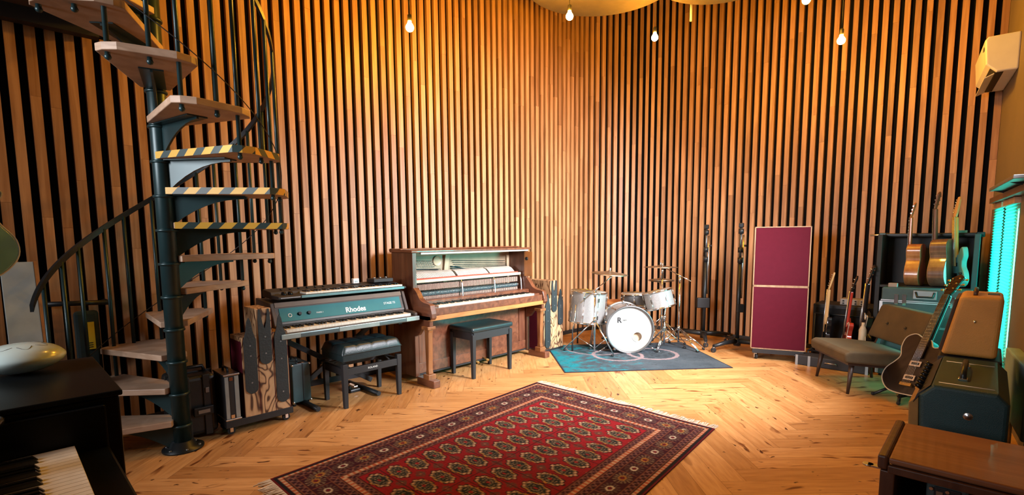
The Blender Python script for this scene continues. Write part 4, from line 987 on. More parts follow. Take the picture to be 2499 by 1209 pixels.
def persian(U, V, XY):
    Wm, Lm = 1.67, 2.45
    x = U*Wm; y = V*Lm; rs = np.random.RandomState(3)
    C = np.zeros(U.shape+(3,)); red = lin(146, 10, 24); dark = lin(62, 17, 32); navy = lin(30, 26, 30); cream = lin(205, 165, 130); gold = lin(190, 130, 50); oran = lin(200, 100, 60)
    field = .355
    d = np.minimum(np.minimum(x, Wm-x), np.minimum(y, Lm-y))      # distance to the edge
    alongx = (np.minimum(x, Wm-x) < np.minimum(y, Lm-y)); s = np.where(alongx, y, x)
    abr = np.clip(np.sin(V*9+1)*.12+np.sin(V*23)*.05, -.2, .2)
    C[:] = (red*1.0)[None, None]*(1+abr[..., None])
    # field of guls
    fx0, fx1, fy0, fy1 = field, Wm-field, field, Lm-field
    nx_, ny_ = 4, 13
    px = (fx1-fx0)/nx_; py = (fy1-fy0)/ny_
    gx = (x-fx0)/px; gy = (y-fy0)/py
    cx = np.floor(gx)+.5; cy = np.floor(gy)+.5
    ex = (gx-cx)/.40; ey = (gy-cy)/.43
    rr = np.sqrt(ex**2+ey**2); th = np.arctan2(ey, ex); edge = 1+.07*np.cos(8*th)
    inf = (d > field)
    g1 = inf & (rr < edge); C[g1] = lin(28, 22, 24)
    ringm = inf & (rr < edge*.90) & (rr > .62*edge) ; C[ringm] = lin(120, 100, 78)
    lob = inf & (rr < edge*.90) & (rr > .76*edge) & (np.cos(12*th) > -.55); C[lob] = np.where((np.abs(np.cos(th)) > .6)[lob][:, None], cream, gold)
    inner = inf & (rr <= .66*edge); C[inner] = lin(34, 42, 42)
    fl = inf & (rr <= .58) & (np.cos(4*th)*np.cos(9*rr*3) > .35); C[fl] = lin(150, 128, 100)
    cen = inf & (rr < .16); C[cen] = lin(150, 30, 34)
    # small guls between
    hx = gx-np.floor(gx+.5); hy = gy-np.floor(gy+.5); man = np.abs(hx)/.20+np.abs(hy)/.27
    sm = inf & (man < 1.) & ((np.sin(hx*70)*np.sin(hy*70)) > -.2) & (np.abs(gx-nx_/2) < nx_/2-.4) & (np.abs(gy-ny_/2) < ny_/2-.4); C[sm] = lin(88, 66, 54)
    smc = inf & (man < .25); C[smc] = lin(150, 100, 70)
    ln = inf & ((np.abs(hy) < .020) | (np.abs(hx) < .010)) & (rr > edge); C[ln] = lin(74, 14, 26)
    # borders
    def band(a, b): return (d >= a) & (d < b)
    C[band(0, field)] = dark
    C[band(0, .012)] = lin(110, 14, 28); C[band(.012, .03)] = navy
    for a, w in ((.032, .022), (.285, .022)):
        m_ = band(a, a+w); st = (np.floor(s/.017) % 2 == 0); C[m_] = np.where(st[m_][:, None], cream*.9, oran*.8)
        e_ = band(a-.006, a) | band(a+w, a+w+.006); C[e_] = navy
    for a, w in ((.062, .045), (.232, .042), (.312, .038)):
        m_ = band(a, a+w); wv = np.sin(s/.045*2*np.pi)*.3+.5; on = np.abs((d-a)/w-wv) < .16; C[m_ & on] = lin(128, 84, 74); C[m_ & ~on & (np.sin(s/.0225*2*np.pi) > .8)] = navy
        C[band(a-.003, a+.002) | band(a+w-.003, a+w+.002)] = lin(120, 70, 48)
    a, w = .112, .115; m_ = band(a, a+w); cell = .145; cs = np.floor(s/cell); us = (s/cell-cs-.5)*2; vs = ((d-a)/w-.5)*2
    r2 = np.sqrt(us**2*1.1+vs**2*1.1); t2 = np.arctan2(vs, us)
    odd = cs % 2 == 1
    ray_ = m_ & (np.cos(14*t2) > .2) & (r2 > .38) & (r2 < .98) & (np.abs(us) < .9); C[ray_] = np.where(odd[ray_][:, None], lin(128, 108, 82), lin(96, 74, 62))
    core = m_ & (r2 < .42) & (r2 > .24); C[core] = np.where(odd[core][:, None], gold*.8, lin(205, 190, 165)); C[m_ & (r2 < .18)] = lin(120, 20, 30); C[m_ & (np.abs(us) > .955)] = lin(130, 72, 52)
    C *= (1+rs.uniform(-.18, .18, U.shape))[..., None]; C = C*.78+C.mean(-1, keepdims=True)*.06
    return np.clip(C, 0, 1)*1.0
RQ = [(-2.86, .985), (-1.13, .965), (-1.325, 3.42), (-3.0, 3.44)]
rg = rug('persian_rug', 'dark red patterned wool rug with cream fringes in the middle of the floor', RQ, 240, 352, persian, .008, lambda U, V: .010*np.exp(-((U-.62)/.05)**2-((V-1)/.03)**2)+.0015*np.sin(U*17)*np.sin(V*11))
FR = mat('cream wool fringe', (.50, .43, .34, 1), .95, var=.2)
for e0, e1, o_ in ((RQ[3], RQ[2], 1), (RQ[0], RQ[1], -1)):
    mb = MB(); a_, b_ = Vector(e0), Vector(e1); dv = (b_-a_).normalized(); nv = Vector((-dv.y, dv.x))*o_
    for k in range(210):
        p = a_.lerp(b_, (k+.5)/210); w_ = .0032; l_ = random.uniform(.062, .092); sk = random.uniform(-.018, .018); z_ = .004+random.uniform(0, .003)
        q = p+nv*l_+dv*sk
        mb.add([(p.x-dv.x*w_, p.y-dv.y*w_, .008), (p.x+dv.x*w_, p.y+dv.y*w_, .008), (q.x+dv.x*w_*.8, q.y+dv.y*w_*.8, z_), (q.x-dv.x*w_*.8, q.y-dv.y*w_*.8, z_), (p.x, p.y, .003), (q.x, q.y, .001)], [(0, 1, 2, 3), (0, 3, 5, 4), (1, 4, 5, 2)])
    o = mb.build('fringe', FR, rg); o['kind'] = 'stuff'
B1 = FL(1378, 911); B2 = FL(1789, 899); dvx = Vector((B2.x-B1.x, B2.y-B1.y)); dn = Vector((-dvx.y, dvx.x)).normalized()*1.28
BQ = [(B1.x, B1.y), (B2.x, B2.y), (B2.x+dn.x, B2.y+dn.y), (B1.x+dn.x, B1.y+dn.y)]
def blue(U, V, XY):
    rs = np.random.RandomState(5); x, y = XY[..., 0], XY[..., 1]
    def sm(sc):
        g = rs.rand(int(60/sc)+3, int(60/sc)+3); u = U*(g.shape[0]-2); v = V*(g.shape[1]-2); i = u.astype(int); j = v.astype(int); fu, fv = u-i, v-j
        return g[i, j]*(1-fu)*(1-fv)+g[i+1, j]*fu*(1-fv)+g[i, j+1]*(1-fu)*fv+g[i+1, j+1]*fu*fv
    n1, n2, n3 = sm(7), sm(2.2), sm(.7); f = .5*n1+.3*n2+.2*n3
    C = lin(50, 60, 68)*(1-f[..., None])+lin(86, 95, 102)*f[..., None]
    te = np.clip((.36-U)*2.4+(n2-.5)*1.5+(n3-.5)*1.0, 0, 1)[..., None]; C = C*(1-te)+lin(24, 122, 134)*te   # cyan light on the left end, painted into the rug colour
    for (px, py, r_, w_) in ((1507, 868, .275, .018), (1592, 865, .275, .020), (1452, 851, .36, .012)):
        c = FL(px, py); rr = np.sqrt((x-c.x)**2+(y-c.y)**2); m_ = (np.abs(rr-r_) < w_*(.8+.6*n3)); C[m_] = lin(150, 130, 132)*(.75+.4*n3[m_][:, None])
        mm = (rr < r_*.8) & (np.sin(rr*55)*np.sin(np.arctan2(y-c.y, x-c.x)*7) > .25); C[mm] *= .62
    sp = (n3 > .78); C[sp] *= .72; C[(n3 < .15)] *= 1.25
    d = np.minimum(np.minimum(U, 1-U)*1.76, np.minimum(V, 1-V)*1.28); C[d < .012] = lin(40, 44, 54)
    return np.clip(C, 0, 1)
rug('faded_rug', 'faded blue rug with painted cyan light at one end and pale rings under the drum kit', BQ, 220, 160, blue, .006)

# ================================================================== DRUM KIT
RV = Vector((math.cos(YAW), math.sin(YAW), 0)); FV = Vector((-math.sin(YAW), math.cos(YAW), 0))
SPARK = mat('silver sparkle wrap', (.36, .36, .35, 1), .32, .55, var=.35, scale=260)
HEADM = mat('drum skin', (.27, .27, .25, 1), .5, var=.03)
CYM = mat('bronze cymbal', (.34, .25, .16, 1), .36, .9, var=.25, scale=4)
def drum(t, M, r, h, nlug=8, headm=HEADM, shellm=SPARK, hoopm=CHROME):
    mb = MB(M); mb.lathe([(r, .012), (r, h-.012)], 48); sh = mb.build('shell', shellm, t)
    for z0, z1, nm in ((h-.014, h+.006, 'head'), (-.006, .014, 'head')):
        zz = h+.001 if z1 > h else -.001
        MB(M).lathe([(0, zz), (r+.004, zz), (r+.004, zz-.006 if z1 > h else zz+.006)], 48).build('drum_head', headm, t)
        MB(M).lathe([(r+.004, z0), (r+.011, z0), (r+.013, (z0+z1)/2), (r+.011, z1), (r+.003, z1), (r+.004, z0)], 48).build('hoop', hoopm, t)
    for k in range(nlug):
        a = 2*math.pi*(k+.5)/nlug; c, s_ = math.cos(a), math.sin(a)
        mb = MB(M)
        for z_ in ((h*.78, h*.22) if h > .22 else (h*.5,)): mb.cbox((0, 0, 0), .02, .018, .045, Matrix.Translation((c*(r+.008), s_*(r+.008), z_)) @ Matrix.Rotation(a, 4, 'Z'))
        mb.cyl((c*(r+.014), s_*(r+.014), h*.55), (c*(r+.014), s_*(r+.014), h+.004), .003, n=6); mb.cyl((c*(r+.014), s_*(r+.014), h*.45), (c*(r+.014), s_*(r+.014), -.004), .003, n=6)
        mb.build('lug', CHROME, t)
    return sh
# bass drum lies on its side: local z points towards the camera side of the room
c_ = OD(1537, 802, 5.80); c_.z = .283
t = thing('bass_drum', 'bass drum with pale front head, black lettering and round port hole', 'drum', (c_.x, c_.y, 0))
zf = -FV
M = frame(c_+FV*.38, RV, (0, 0, 1), zf)       # z towards the viewer
r = .262
MB(M).lathe([(r, .01), (r, .37)], 64).build('shell', SPARK, t)
mb = MB(M); n_ = 64; vs = []; fs = []
hc = Vector((.088, -.085)); hr = .056
for k in range(n_):
    a = 2*math.pi*k/n_; vs.append(((r+.001)*math.cos(a), (r+.001)*math.sin(a), .381))
for k in range(n_):
    a = 2*math.pi*k/n_; vs.append((hc.x+hr*math.cos(a), hc.y+hr*math.sin(a), .382))
mb.add(vs, [(k, (k+1) % n_, n_+(k+1) % n_, n_+k) for k in range(n_)]); hd = mb.build('front_head', HEADM, t)
MB(M).tube([(hc.x+hr*math.cos(2*math.pi*k/32), hc.y+hr*math.sin(2*math.pi*k/32), .383) for k in range(32)], .004, 6, closed=True).build('port_ring', WHITEP, hd)
MB(M).lathe([(0, .0), (r, .0)], 48).build('rear_head', HEADM, t)
MB(M).lathe([(0, .335), (r-.02, .335)], 40).build('damping_pillow', mat('peach pillow', (.65, .45, .28, 1), .9), t)
for z_ in (.385, -.005):
    MB(M).lathe([(r+.0, z_-.022), (r+.020, z_-.022), (r+.022, z_), (r+.020, z_+.018), (r+.002, z_+.018), (r, z_-.022)], 64).build('hoop', mat('grey inlaid hoop', (.13, .13, .13, 1), .3, .5) if z_ > 0 else SPARK, t)
for k in range(10):
    a = 2*math.pi*(k+.5)/10; Q = M @ Matrix.Rotation(a, 4, 'Z')
    for z_ in (.365, .01):
        mb = MB(Q); mb.cbox((r+.026, 0, z_), .022, .016, .04); mb.cyl((r+.012, 0, z_-.02 if z_ > .1 else z_+.02), (r+.012, 0, .25 if z_ > .1 else .12), .0035, n=6); mb.build('claw', CHROME, t)
    mb = MB(Q); mb.cbox((r+.009, 0, .19), .02, .02, .09); mb.build('lug', CHROME, t)
for s_ in (-1, 1):
    mb = MB(M); mb.cyl((s_*.20, -.19, .27), (s_*.36, -.277, .33), .006, n=8); mb.sphere((s_*.36, -.275, .33), .009, 8); mb.build('spur', CHROME, t)
INK = mat('black ink', (.01, .01, .012, 1), .5)
text('R', 'lettering', INK, M @ Matrix.Translation((-.150, .084, .3825)), .086, hd, bold=.0025)
text('ogers', 'lettering', INK, M @ Matrix.Translation((-.086, .106, .3825)), .022, hd)
# floor tom
c_ = OD(1431, 785, 6.10); c_.z = .33
t = thing('floor_tom', 'large silver sparkle floor tom on three legs beside the burnt wood screen', 'drum', (c_.x, c_.y, 0), group='silver sparkle drums')
Mt = Matrix.Translation((c_.x, c_.y, c_.z)) @ Matrix.Rotation(math.radians(4.5), 4, FV)
drum(t, Mt, .212, .375, 8)
for k in range(3):
    a = 2*math.pi*k/3+.5; mb = MB(Mt); x, y = .235*math.cos(a), .235*math.sin(a); mb.tube([(x, y, .22), (x, y, .02), (x*1.12, y*1.12, -.08)], .0065, 8)
    p0 = Mt @ Vector((x*1.12, y*1.12, -.08)); l_ = mb.build('leg', CHROME, t); MB().cyl(p0, (p0.x, p0.y, .007), .007, .011, n=8).build('rubber_foot', RUBBER, l_)
def tripod_stand(t, base, ztop, rad, zhub=.32, yaw=0., legs=3, pole_r=.011, feet=None):
    b = Vector(base); MB().cyl((b.x, b.y, .06), (b.x, b.y, ztop), pole_r, n=12).build('pole', CHROME, t)
    MB().cyl((b.x, b.y, zhub-.03), (b.x, b.y, zhub+.03), pole_r*1.8, n=12).build('hub', CHROME, t)
    MB().cyl((b.x, b.y, ztop-.05), (b.x, b.y, ztop+.01), pole_r*1.5, n=12).build('clamp', CHROME, t)
    for k in range(legs):
        if feet and k < len(feet): f = Vector(feet[k])
        else: a = yaw+2*math.pi*k/legs; f = b+Vector((rad*math.cos(a), rad*math.sin(a), 0))
        f.z = .012; n2 = Vector((-(f-b).y, (f-b).x, 0)).normalized()*.011
        mb = MB()
        for s_ in (-1, 1): mb.cyl(Vector((b.x, b.y, zhub))+n2*s_, f+n2*s_*.6+Vector((0, 0, .012)), .0048, n=6)
        lg = mb.build('leg', CHROME, t)
        MB().cyl((b.x, b.y, .09), Vector((b.x, b.y, zhub)).lerp(f, .55), .004, n=6).build('brace', CHROME, t)
        MB().cyl(f+(Vector((b.x, b.y, .012))-f).normalized()*.03+Vector((0, 0, .012)), f, .013, n=8).build('rubber_foot', RUBBER, lg)
def cymbal(t, c, r, n, name='cymbal', hgt=.035):
    nv = Vector(n).normalized(); a = nv.orthogonal().normalized(); M_ = frame(c, a, nv.cross(a), nv)
    MB(M_).lathe([(.006, hgt), (.02, hgt-.003), (.045, hgt-.016), (.055, hgt-.019), (r*.6, .008), (r, -.004), (r*.6, .006), (.05, hgt-.022), (.006, hgt-.004)], 56).build(name, CYM, t)
    MB(M_).cyl((0, 0, hgt-.01), (0, 0, hgt+.03), .012, .010, n=12).build('felt_nut', GREYM, t)
def on_rug(px, py): p = FL(px, py, .006); return p
# crash stand with boom
b = OD(1451, 855, 5.72)
t = thing('cymbal_stand', 'chrome boom stand with wide bronze cymbal in front of the floor tom', 'cymbal stand', (b.x, b.y, 0), group='chrome cymbal stands')
f1 = FL(1376, 855, .012); f2 = FL(1498, 870, .012); top = OD(1452, 712, 5.72)
tripod_stand(t, (b.x, b.y, 0), top.z, .33, .42, 1.2, feet=[f1, f2, b+FV*.33])
cc = OD(1488, 668, 5.62); tip = OD(1490, 677, 5.62); tail = OD(1417, 740, 5.80)
MB().cyl(tail, tip, .0065, n=8).build('boom', CHROME, t); MB().cyl(tip, cc+Vector((0, 0, .05)), .005, n=8).build('spindle', CHROME, t)
MB().cbox(top, .035, .035, .045).build('tilter', CHROME, t, bevel=.006); MB().sphere(tip, .016, 10).build('tilter', CHROME, t)
cymbal(t, cc, .203, (.07*RV.x-.07*FV.x, .07*RV.y-.07*FV.y, 1))
# second cymbal stand, hi-hat, thin boom stand
b = OD(1613, 835, 6.34)
t = thing('cymbal_stand', 'chrome straight stand with the upper bronze cymbal behind the rack tom', 'cymbal stand', (b.x, b.y, 0), group='chrome cymbal stands')
cc = OD(1612, 652, 6.34); tripod_stand(t, (b.x, b.y, 0), cc.z-.02, .30, .34, .4, pole_r=.012)
cymbal(t, cc, .212, (0, 0, 1), hgt=.03); MB().cyl((b.x, b.y, cc.z-.03), (b.x, b.y, cc.z+.09), .005, n=8).build('spindle', CHROME, t)
b = OD(1613, 830, 6.62)
t = thing('hi_hat', 'pair of smaller bronze hi-hat cymbals on a chrome stand behind the rack tom', 'cymbal stand', (b.x, b.y, 0))
cc = OD(1614, 683, 6.62); tripod_stand(t, (b.x, b.y, 0), cc.z-.03, .28, .30, 1.4)
cymbal(t, cc, .17, (0, 0, 1), 'top_cymbal', .028); cymbal(t, cc-Vector((0, 0, .02)), .17, (0, 0, -1), 'bottom_cymbal', .028); MB().cyl((b.x, b.y, cc.z-.05), (b.x, b.y, cc.z+.16), .004, n=8).build('rod', CHROME, t)
b = FL(1655, 846, .006)
D_ = (b-E0).dot(FW)
t = thing('boom_stand', 'chrome stand with thin slanting boom, farthest right in the drum kit', 'stand', (b.x, b.y, 0))
tp = OD(1660, 678, D_); f1 = FL(1704, 860, .012); tripod_stand(t, (b.x, b.y, 0), tp.z, .32, .24, 2.2, feet=[f1])
MB().cyl(OD(1626, 656, D_+.1), OD(1687, 687, D_-.1), .006, n=8).build('boom', CHROME, t); MB().cbox(tp, .03, .03, .06).build('tilter', CHROME, t, bevel=.005)
# snare on its stand
c_ = OD(1553, 716, 6.42)
t = thing('snare_drum', 'grey snare drum on a chrome stand behind the bass drum', 'drum', (c_.x, c_.y, 0), group='silver sparkle drums')
Mt = Matrix.Translation((c_.x, c_.y, c_.z-.15)); drum(t, Mt, .178, .145, 8, shellm=mat('dark grey snare shell', (.14, .14, .14, 1), .3, .6))
tripod_stand(t, (c_.x, c_.y, 0), c_.z-.20, .24, .22, .9)
for k in range(3):
    a = 2*math.pi*k/3+.2; MB().tube([(c_.x, c_.y, c_.z-.20), (c_.x+.17*math.cos(a), c_.y+.17*math.sin(a), c_.z-.165), (c_.x+.196*math.cos(a), c_.y+.196*math.sin(a), c_.z-.14)], .006, 6).build('basket_arm', CHROME, t)
# rack tom on a tom stand
c_ = OD(1613, 751, 5.95)
t = thing('rack_tom', 'tilted silver sparkle rack tom held on a chrome tom stand', 'drum', (c_.x, c_.y, 0), group='silver sparkle drums')
Mt = Matrix.Translation(c_) @ Matrix.Rotation(math.radians(-13), 4, FV) @ Matrix.Rotation(math.radians(-6), 4, RV); drum(t, Mt, .163, .205, 6)
b = OD(1620, 855, 6.05); tripod_stand(t, (b.x, b.y, 0), c_.z-.12, .26, .26, .7)
q_ = Vector((b.x, b.y, c_.z-.12)); e_ = Mt @ Vector((.165, 0, .07)) if False else Mt @ Vector((.0, .165, .07)); MB().tube([q_, q_+Vector((0, 0, .03)), q_.lerp(e_, .6)+Vector((0, 0, .0)), e_], .008, 8).build('holder_arm', CHROME, t); MB().sphere(q_, .022, 10).build('ball_clamp', CHROME, t)
# throne, pedal
c_ = OD(1506, 738, 6.75)
t = thing('drum_throne', 'round tan seated drum stool behind the bass drum', 'stool', (c_.x, c_.y, 0))
MB(Matrix.Translation((c_.x, c_.y, c_.z-.05))).lathe([(0, 0), (.16, 0), (.175, .015), (.175, .06), (.15, .075), (0, .078)], 36).build('seat', mat('tan leather', (.45, .20, .07, 1), .5), t)
MB(Matrix.Translation((c_.x, c_.y, c_.z-.075))).lathe([(0, 0), (.12, 0), (.12, .024), (0, .024)], 24).build('seat_plate', BLACK, t)
tripod_stand(t, (c_.x, c_.y, 0), c_.z-.08, .27, .26, .3, pole_r=.016)
c_ = OD(1552, 830, 6.42); c_.z = .02
t = thing('kick_pedal', 'chrome bass drum pedal on the faded rug behind the bass drum', 'pedal', (c_.x, c_.y, 0))
Mk = frame((c_.x, c_.y, .008), RV, FV, (0, 0, 1)); MB(Mk).box(-.05, .05, -.02, .24, .0, .012).build('base_plate', BLACK, t)
MB(Mk).prism([(-.02, .02), (.24, .055), (.24, .065), (-.02, .03)], -.04, .04, frame((0, 0, 0), (0, 1, 0), (0, 0, 1), (1, 0, 0))).build('footboard', CHROME, t)
for s_ in (-1, 1): MB(Mk).cyl((s_*.055, -.01, .0), (s_*.055, -.01, .22), .007, n=8).build('post', CHROME, t)
MB(Mk).cyl((0, -.01, .2), (0, -.03, .29), .004, n=6).sphere((0, -.03, .30), .022, 10).build('beater', mat('white felt', (.6, .58, .52, 1), .9), t)

# ================================================================== MICROPHONE STANDS AND BURGUNDY SCREEN
def big_stand(label, base, topz, yaw, clamp_side):
    b = Vector(base); t = thing('studio_boom_stand', label, 'microphone stand', (b.x, b.y, 0), group='folded black studio stands')
    MB().cyl((b.x, b.y, .10), (b.x, b.y, topz-.42), .021, n=14).build('lower_pole', BLACK, t)
    MB().cyl((b.x, b.y, topz-.45), (b.x, b.y, topz), .014, n=12).build('upper_pole', mat('grey tube', (.10, .11, .11, 1), .3, .8), t)
    for z in (topz-.42, topz-.30, topz-.08): MB().cyl((b.x, b.y, z-.03), (b.x, b.y, z+.03), .030, n=14).build('clutch', BLACK, t)
    MB().cbox((b.x, b.y, topz-.01), .05, .05, .055).build('head', BLACK, t, bevel=.01)
    o_ = RV*.032*1; MB().cyl(b+o_+Vector((0, 0, .62)), b+o_+Vector((0, 0, topz-.12)), .010, n=10).build('folded_boom', ALU, t)
    MB().cyl(b+o_*1.5+Vector((0, 0, topz-.25)), b+o_*2.2+Vector((0, 0, topz-.25)), .012, n=8).build('knob', BLACK, t)
    if clamp_side: mb = MB(frame((b.x, b.y, .50), RV, FV, (0, 0, 1))); mb.box(-.10, .06, -.03, .03, -.06, .07); mb.build('counterweight', BLACKM, t, bevel=.008)
    else: mb = MB(frame((b.x, b.y, .50), RV, FV, (0, 0, 1))); mb.box(-.02, .06, -.025, .025, -.05, .05); mb.build('counterweight', BLACKM, t, bevel=.008)
    MB().cyl((b.x, b.y, .05), (b.x, b.y, .14), .042, n=16).build('socket', BLACK, t)
    for k in range(3):
        a = yaw+2*math.pi*k/3; d = Vector((math.cos(a), math.sin(a), 0)); e = b+d*.38
        mb = MB(); mb.tube([b+Vector((0, 0, .105)), b+d*.2+Vector((0, 0, .10)), e+Vector((0, 0, .075))], [.032, .026, .020], 10); mb.build('leg', BLACK, t); caster((e.x, e.y, 0), t, .030, a+.5)
    return t
b1 = OY(1717, 800, 6.32); b2 = OY(1800, 800, 6.12)
big_stand('folded black studio stand with square weight, nearer the drum kit', (b1.x, b1.y, 0), OY(1728, 552, 6.32).z, 1.0, True)
big_stand('folded black studio stand close beside the burgundy screen', (b2.x, b2.y, 0), OY(1813, 548, 6.12).z, .15, False)
A_ = FL(1831, 850, .12); B_ = FL(1966, 860, .12)
ex = (B_-A_); ex.z = 0; Wd = ex.length; ex.normalize(); ey = Vector((-ex.y, ex.x, 0))
t = thing('rolling_screen', 'tall burgundy fabric screen in two squares with pale wood edges on castors', 'acoustic screen', ((A_.x+B_.x)/2, (A_.y+B_.y)/2, 0))
M = frame((A_.x, A_.y, 0), ex, ey, (0, 0, 1)); ztop = 1.455; zb = .12; zm = .815
EDGE = wood('raw wood edging', (.24, .12, .06, 1), (.36, .20, .11, 1), (1, 1, .1), 30, .6)
for z0, z1 in ((zb, zm-.001), (zm+.001, ztop)):
    MB(M).box(.012, Wd-.012, .0, .10, z0+.012, z1-.012).build('fabric_panel', BURG, t)
    for q in ((0, Wd, z0, z0+.010), (0, Wd, z1-.010, z1), (0, .010, z0, z1), (Wd-.010, Wd, z0, z1)): MB(M).box(q[0], q[1], -.003, .11, q[2], q[3]).build('edging', EDGE, t)
MB(M).box(.0, Wd, .11, .16, zb, ztop).build('back_board', BLACKM, t)
MB(M).box(.02, Wd-.02, -.02, .30, .075, zb).build('base', BLACKM, t)
for x in (.06, Wd-.06):
    for y in (.03, .25): p = M @ Vector((x, y, 0)); caster((p.x, p.y, 0), t, .030, .6)

# ================================================================== AMPLIFIERS, CASES AND GUITARS AT THE BACK RIGHT
def feet4(t, x0, x1, y0, y1, z=.02):
    for x in (x0+.03, x1-.03):
        for y in (y0+.03, y1-.03): MB().cyl((x, y, 0), (x, y, z), .018, n=10).build('foot', RUBBER, t)
t = thing('speaker_cabinet', 'long black speaker cabinet behind the three guitars near the burgundy screen', 'amplifier', (-1.08, 6.45, 0))
MB().box(-1.40, -.84, 6.30, 6.66, .02, .605).build('body', BLACKM, t, bevel=.012); MB().box(-1.37, -.87, 6.294, 6.299, .06, .565).build('grille_cloth', mat('black grille cloth', (.008, .008, .009, 1), .95, bump=.4, bscale=700), t); feet4(t, -1.40, -.84, 6.3, 6.66)
t = thing('amplifier_head', 'small pale amplifier head with a row of knobs on the long black cabinet', 'amplifier', (-1.04, 6.42, .606))
MB().box(-1.155, -.94, 6.34, 6.5, .608, .672).build('body', mat('pale grey enamel', (.32, .28, .24, 1), .5), t, bevel=.004)
for k in range(4):
    for j in range(2): MB().cyl((-1.125+.055*k, 6.34, .626+.026*j), (-1.125+.055*k, 6.325, .626+.026*j), .008, n=8).build('knob', BLACKM, t)
t = thing('long_case', 'low black case with metal corners on the floor under the armless chair', 'case', (-1.0, 5.9, 0))
MB().box(-1.42, -.80, 5.80, 6.0, .0, .105).build('body', BLACKM, t, bevel=.008)
for x in (-1.415, -1.30, -.805): MB().box(x-.012, x+.012, 5.795, 5.805, .0, .107).build('metal_corner', GREYM, t)
MB().tube([(-1.16, 5.795, .05), (-1.15, 5.77, .065), (-1.06, 5.77, .065), (-1.05, 5.795, .05)], .006, 6).build('handle', ALU, t)
MAPLE = mat('maple neck', (.50, .30, .12, 1), .35, var=.1)
NATUR = wood('natural mahogany guitar', (.28, .09, .03, 1), (.42, .16, .06, 1), (1, 1, .1), 30, .3, coat=.4)
DARKN = wood('dark walnut guitar', (.10, .045, .03, 1), (.17, .08, .055, 1), (1, 1, .1), 30, .3, coat=.4)
ROSE = mat('rosewood', (.035, .018, .012, 1), .5)
REDL = mat('cherry red lacquer', (.36, .035, .02, 1), .2, coat=.6)
BLKL = mat('black lacquer', (.006, .006, .007, 1), .15, coat=.6)
SPRUCE = mat('spruce top', (.50, .32, .15, 1), .35)
CREAMB = mat('cream edge', (.45, .40, .32, 1), .5)
def floor_guitar(px0, py0, px1, py1, Y, zb_, label, **kw):
    hd_ = OY(px1, py1, Y); b0 = OY(px0, py0, Y); up = (hd_-b0); base = b0+up*((zb_-b0.z)/up.z); tot = (hd_-base).length
    nat = kw.pop('nat'); return guitar('guitar' if 'acoustic' in label else 'electric_guitar', label, 'guitar', base, up, kw.pop('normal', (-.95, -.30, 0)), scale=tot/nat, **kw)
# three guitars in a low rack
floor_guitar(2013, 800, 2027, 664, 6.14, .13, 'black electric guitar with maple neck beside the burgundy screen', nat=.85, outline=STRAT, depth=.042, bodym=BLKL, neckm=MAPLE, boardm=MAPLE, headm=MAPLE, kind='fender', group='guitars in the low rack')
floor_guitar(2062, 815, 2084, 672, 6.12, .13, 'cherry red electric guitar with red neck, in the low rack', nat=.835, outline=LP, depth=.045, bodym=REDL, neckm=REDL, boardm=ROSE, headm=BLKL, kind='gibson', binding=CREAMB, group='guitars in the low rack')
floor_guitar(2104, 800, 2124, 645, 6.10, .13, 'black guitar with a thin dark neck, nearest the chair back', nat=.835, outline=HOLLOW, depth=.05, bodym=BLKL, neckm=BLKL, boardm=ROSE, headm=BLKL, kind='gibson', binding=CREAMB, group='guitars in the low rack')
p = OY(2107, 800, 5.95)
t = thing('bottle', 'white bottle standing behind the armless chair', 'bottle', (p.x, 5.95, .0))
p1 = OY(2107, 790, 5.95)
MB(Matrix.Translation((p.x+.0, 5.93, .106))).lathe([(0, 0), (.032, 0), (.034, .01), (.034, p1.z-.17), (.022, p1.z-.14), (.014, p1.z-.125), (.014, p1.z-.095), (0, p1.z-.095)], 20).build('body', mat('milky plastic', (.45, .40, .30, 1), .5), t)
t = thing('guitar_rack', 'low black rack holding the three upright guitars', 'guitar stand', (-1.05, 6.14, 0))
for yy in (6.05, 6.25): MB().cyl((-1.36, yy, .12), (-.87, yy, .12), .008, n=8).build('rail', BLACK, t)
for xx in (-1.37, -.86):
    MB().tube([(xx, 6.05, .115), (xx, 6.25, .115), (xx, 6.27, .5)], .010, 8).build('side', BLACK, t)
MB().cyl((-1.37, 6.27, .5), (-.86, 6.27, .5), .010, n=8).build('neck_rail', BLACK, t)
for xx in (-1.37, -.86):
    for yy in (6.05, 6.25): MB().cyl((xx, yy, 0.108 if False else 0), (xx, yy, .115), .008, n=6).build('leg', BLACK, t)
# teal flight case and open black guitar cabinet
t = thing('trunk', 'large teal grey trunk with latches standing behind the armless chair', 'case', (-.43, 5.95, 0))
MB().box(-.735, -.10, 5.86, 6.135, .02, .735).build('body', TEALCASE, t, bevel=.008); MB().box(-.735, -.10, 5.86, 6.135, .74, .858).build('lid', TEALCASE, t, bevel=.008)
for z_ in (.728, .742): MB().box(-.738, -.097, 5.856, 6.137, z_-.004, z_+.004).build('trim_band', ALU, t)
for x in (-.735, -.10): MB().box(x-.012, x+.012, 5.855, 5.87, .03, .73).build('edge_strip', ALU, t)
for x in (-.62, -.56, -.22): MB().box(x-.016, x+.016, 5.852, 5.86, .70, .80).build('latch', CHROME, t, bevel=.003)
hb = MB().box(-.50, -.33, 5.853, 5.86, .765, .845).build('handle_plate', GREYM, t, bevel=.004); MB().tube([(-.48, 5.85, .83), (-.47, 5.825, .79), (-.36, 5.825, .79), (-.35, 5.85, .83)], .009, 8).build('handle', BLACK, hb)
MB().box(-.70, -.14, 5.857, 5.86, .50, .52).build('groove', ALU, t); feet4(t, -.735, -.10, 5.86, 6.13)
t = thing('guitar_cabinet', 'tall open black cabinet holding upright guitars next to the window', 'cabinet', (-.45, 6.4, 0))
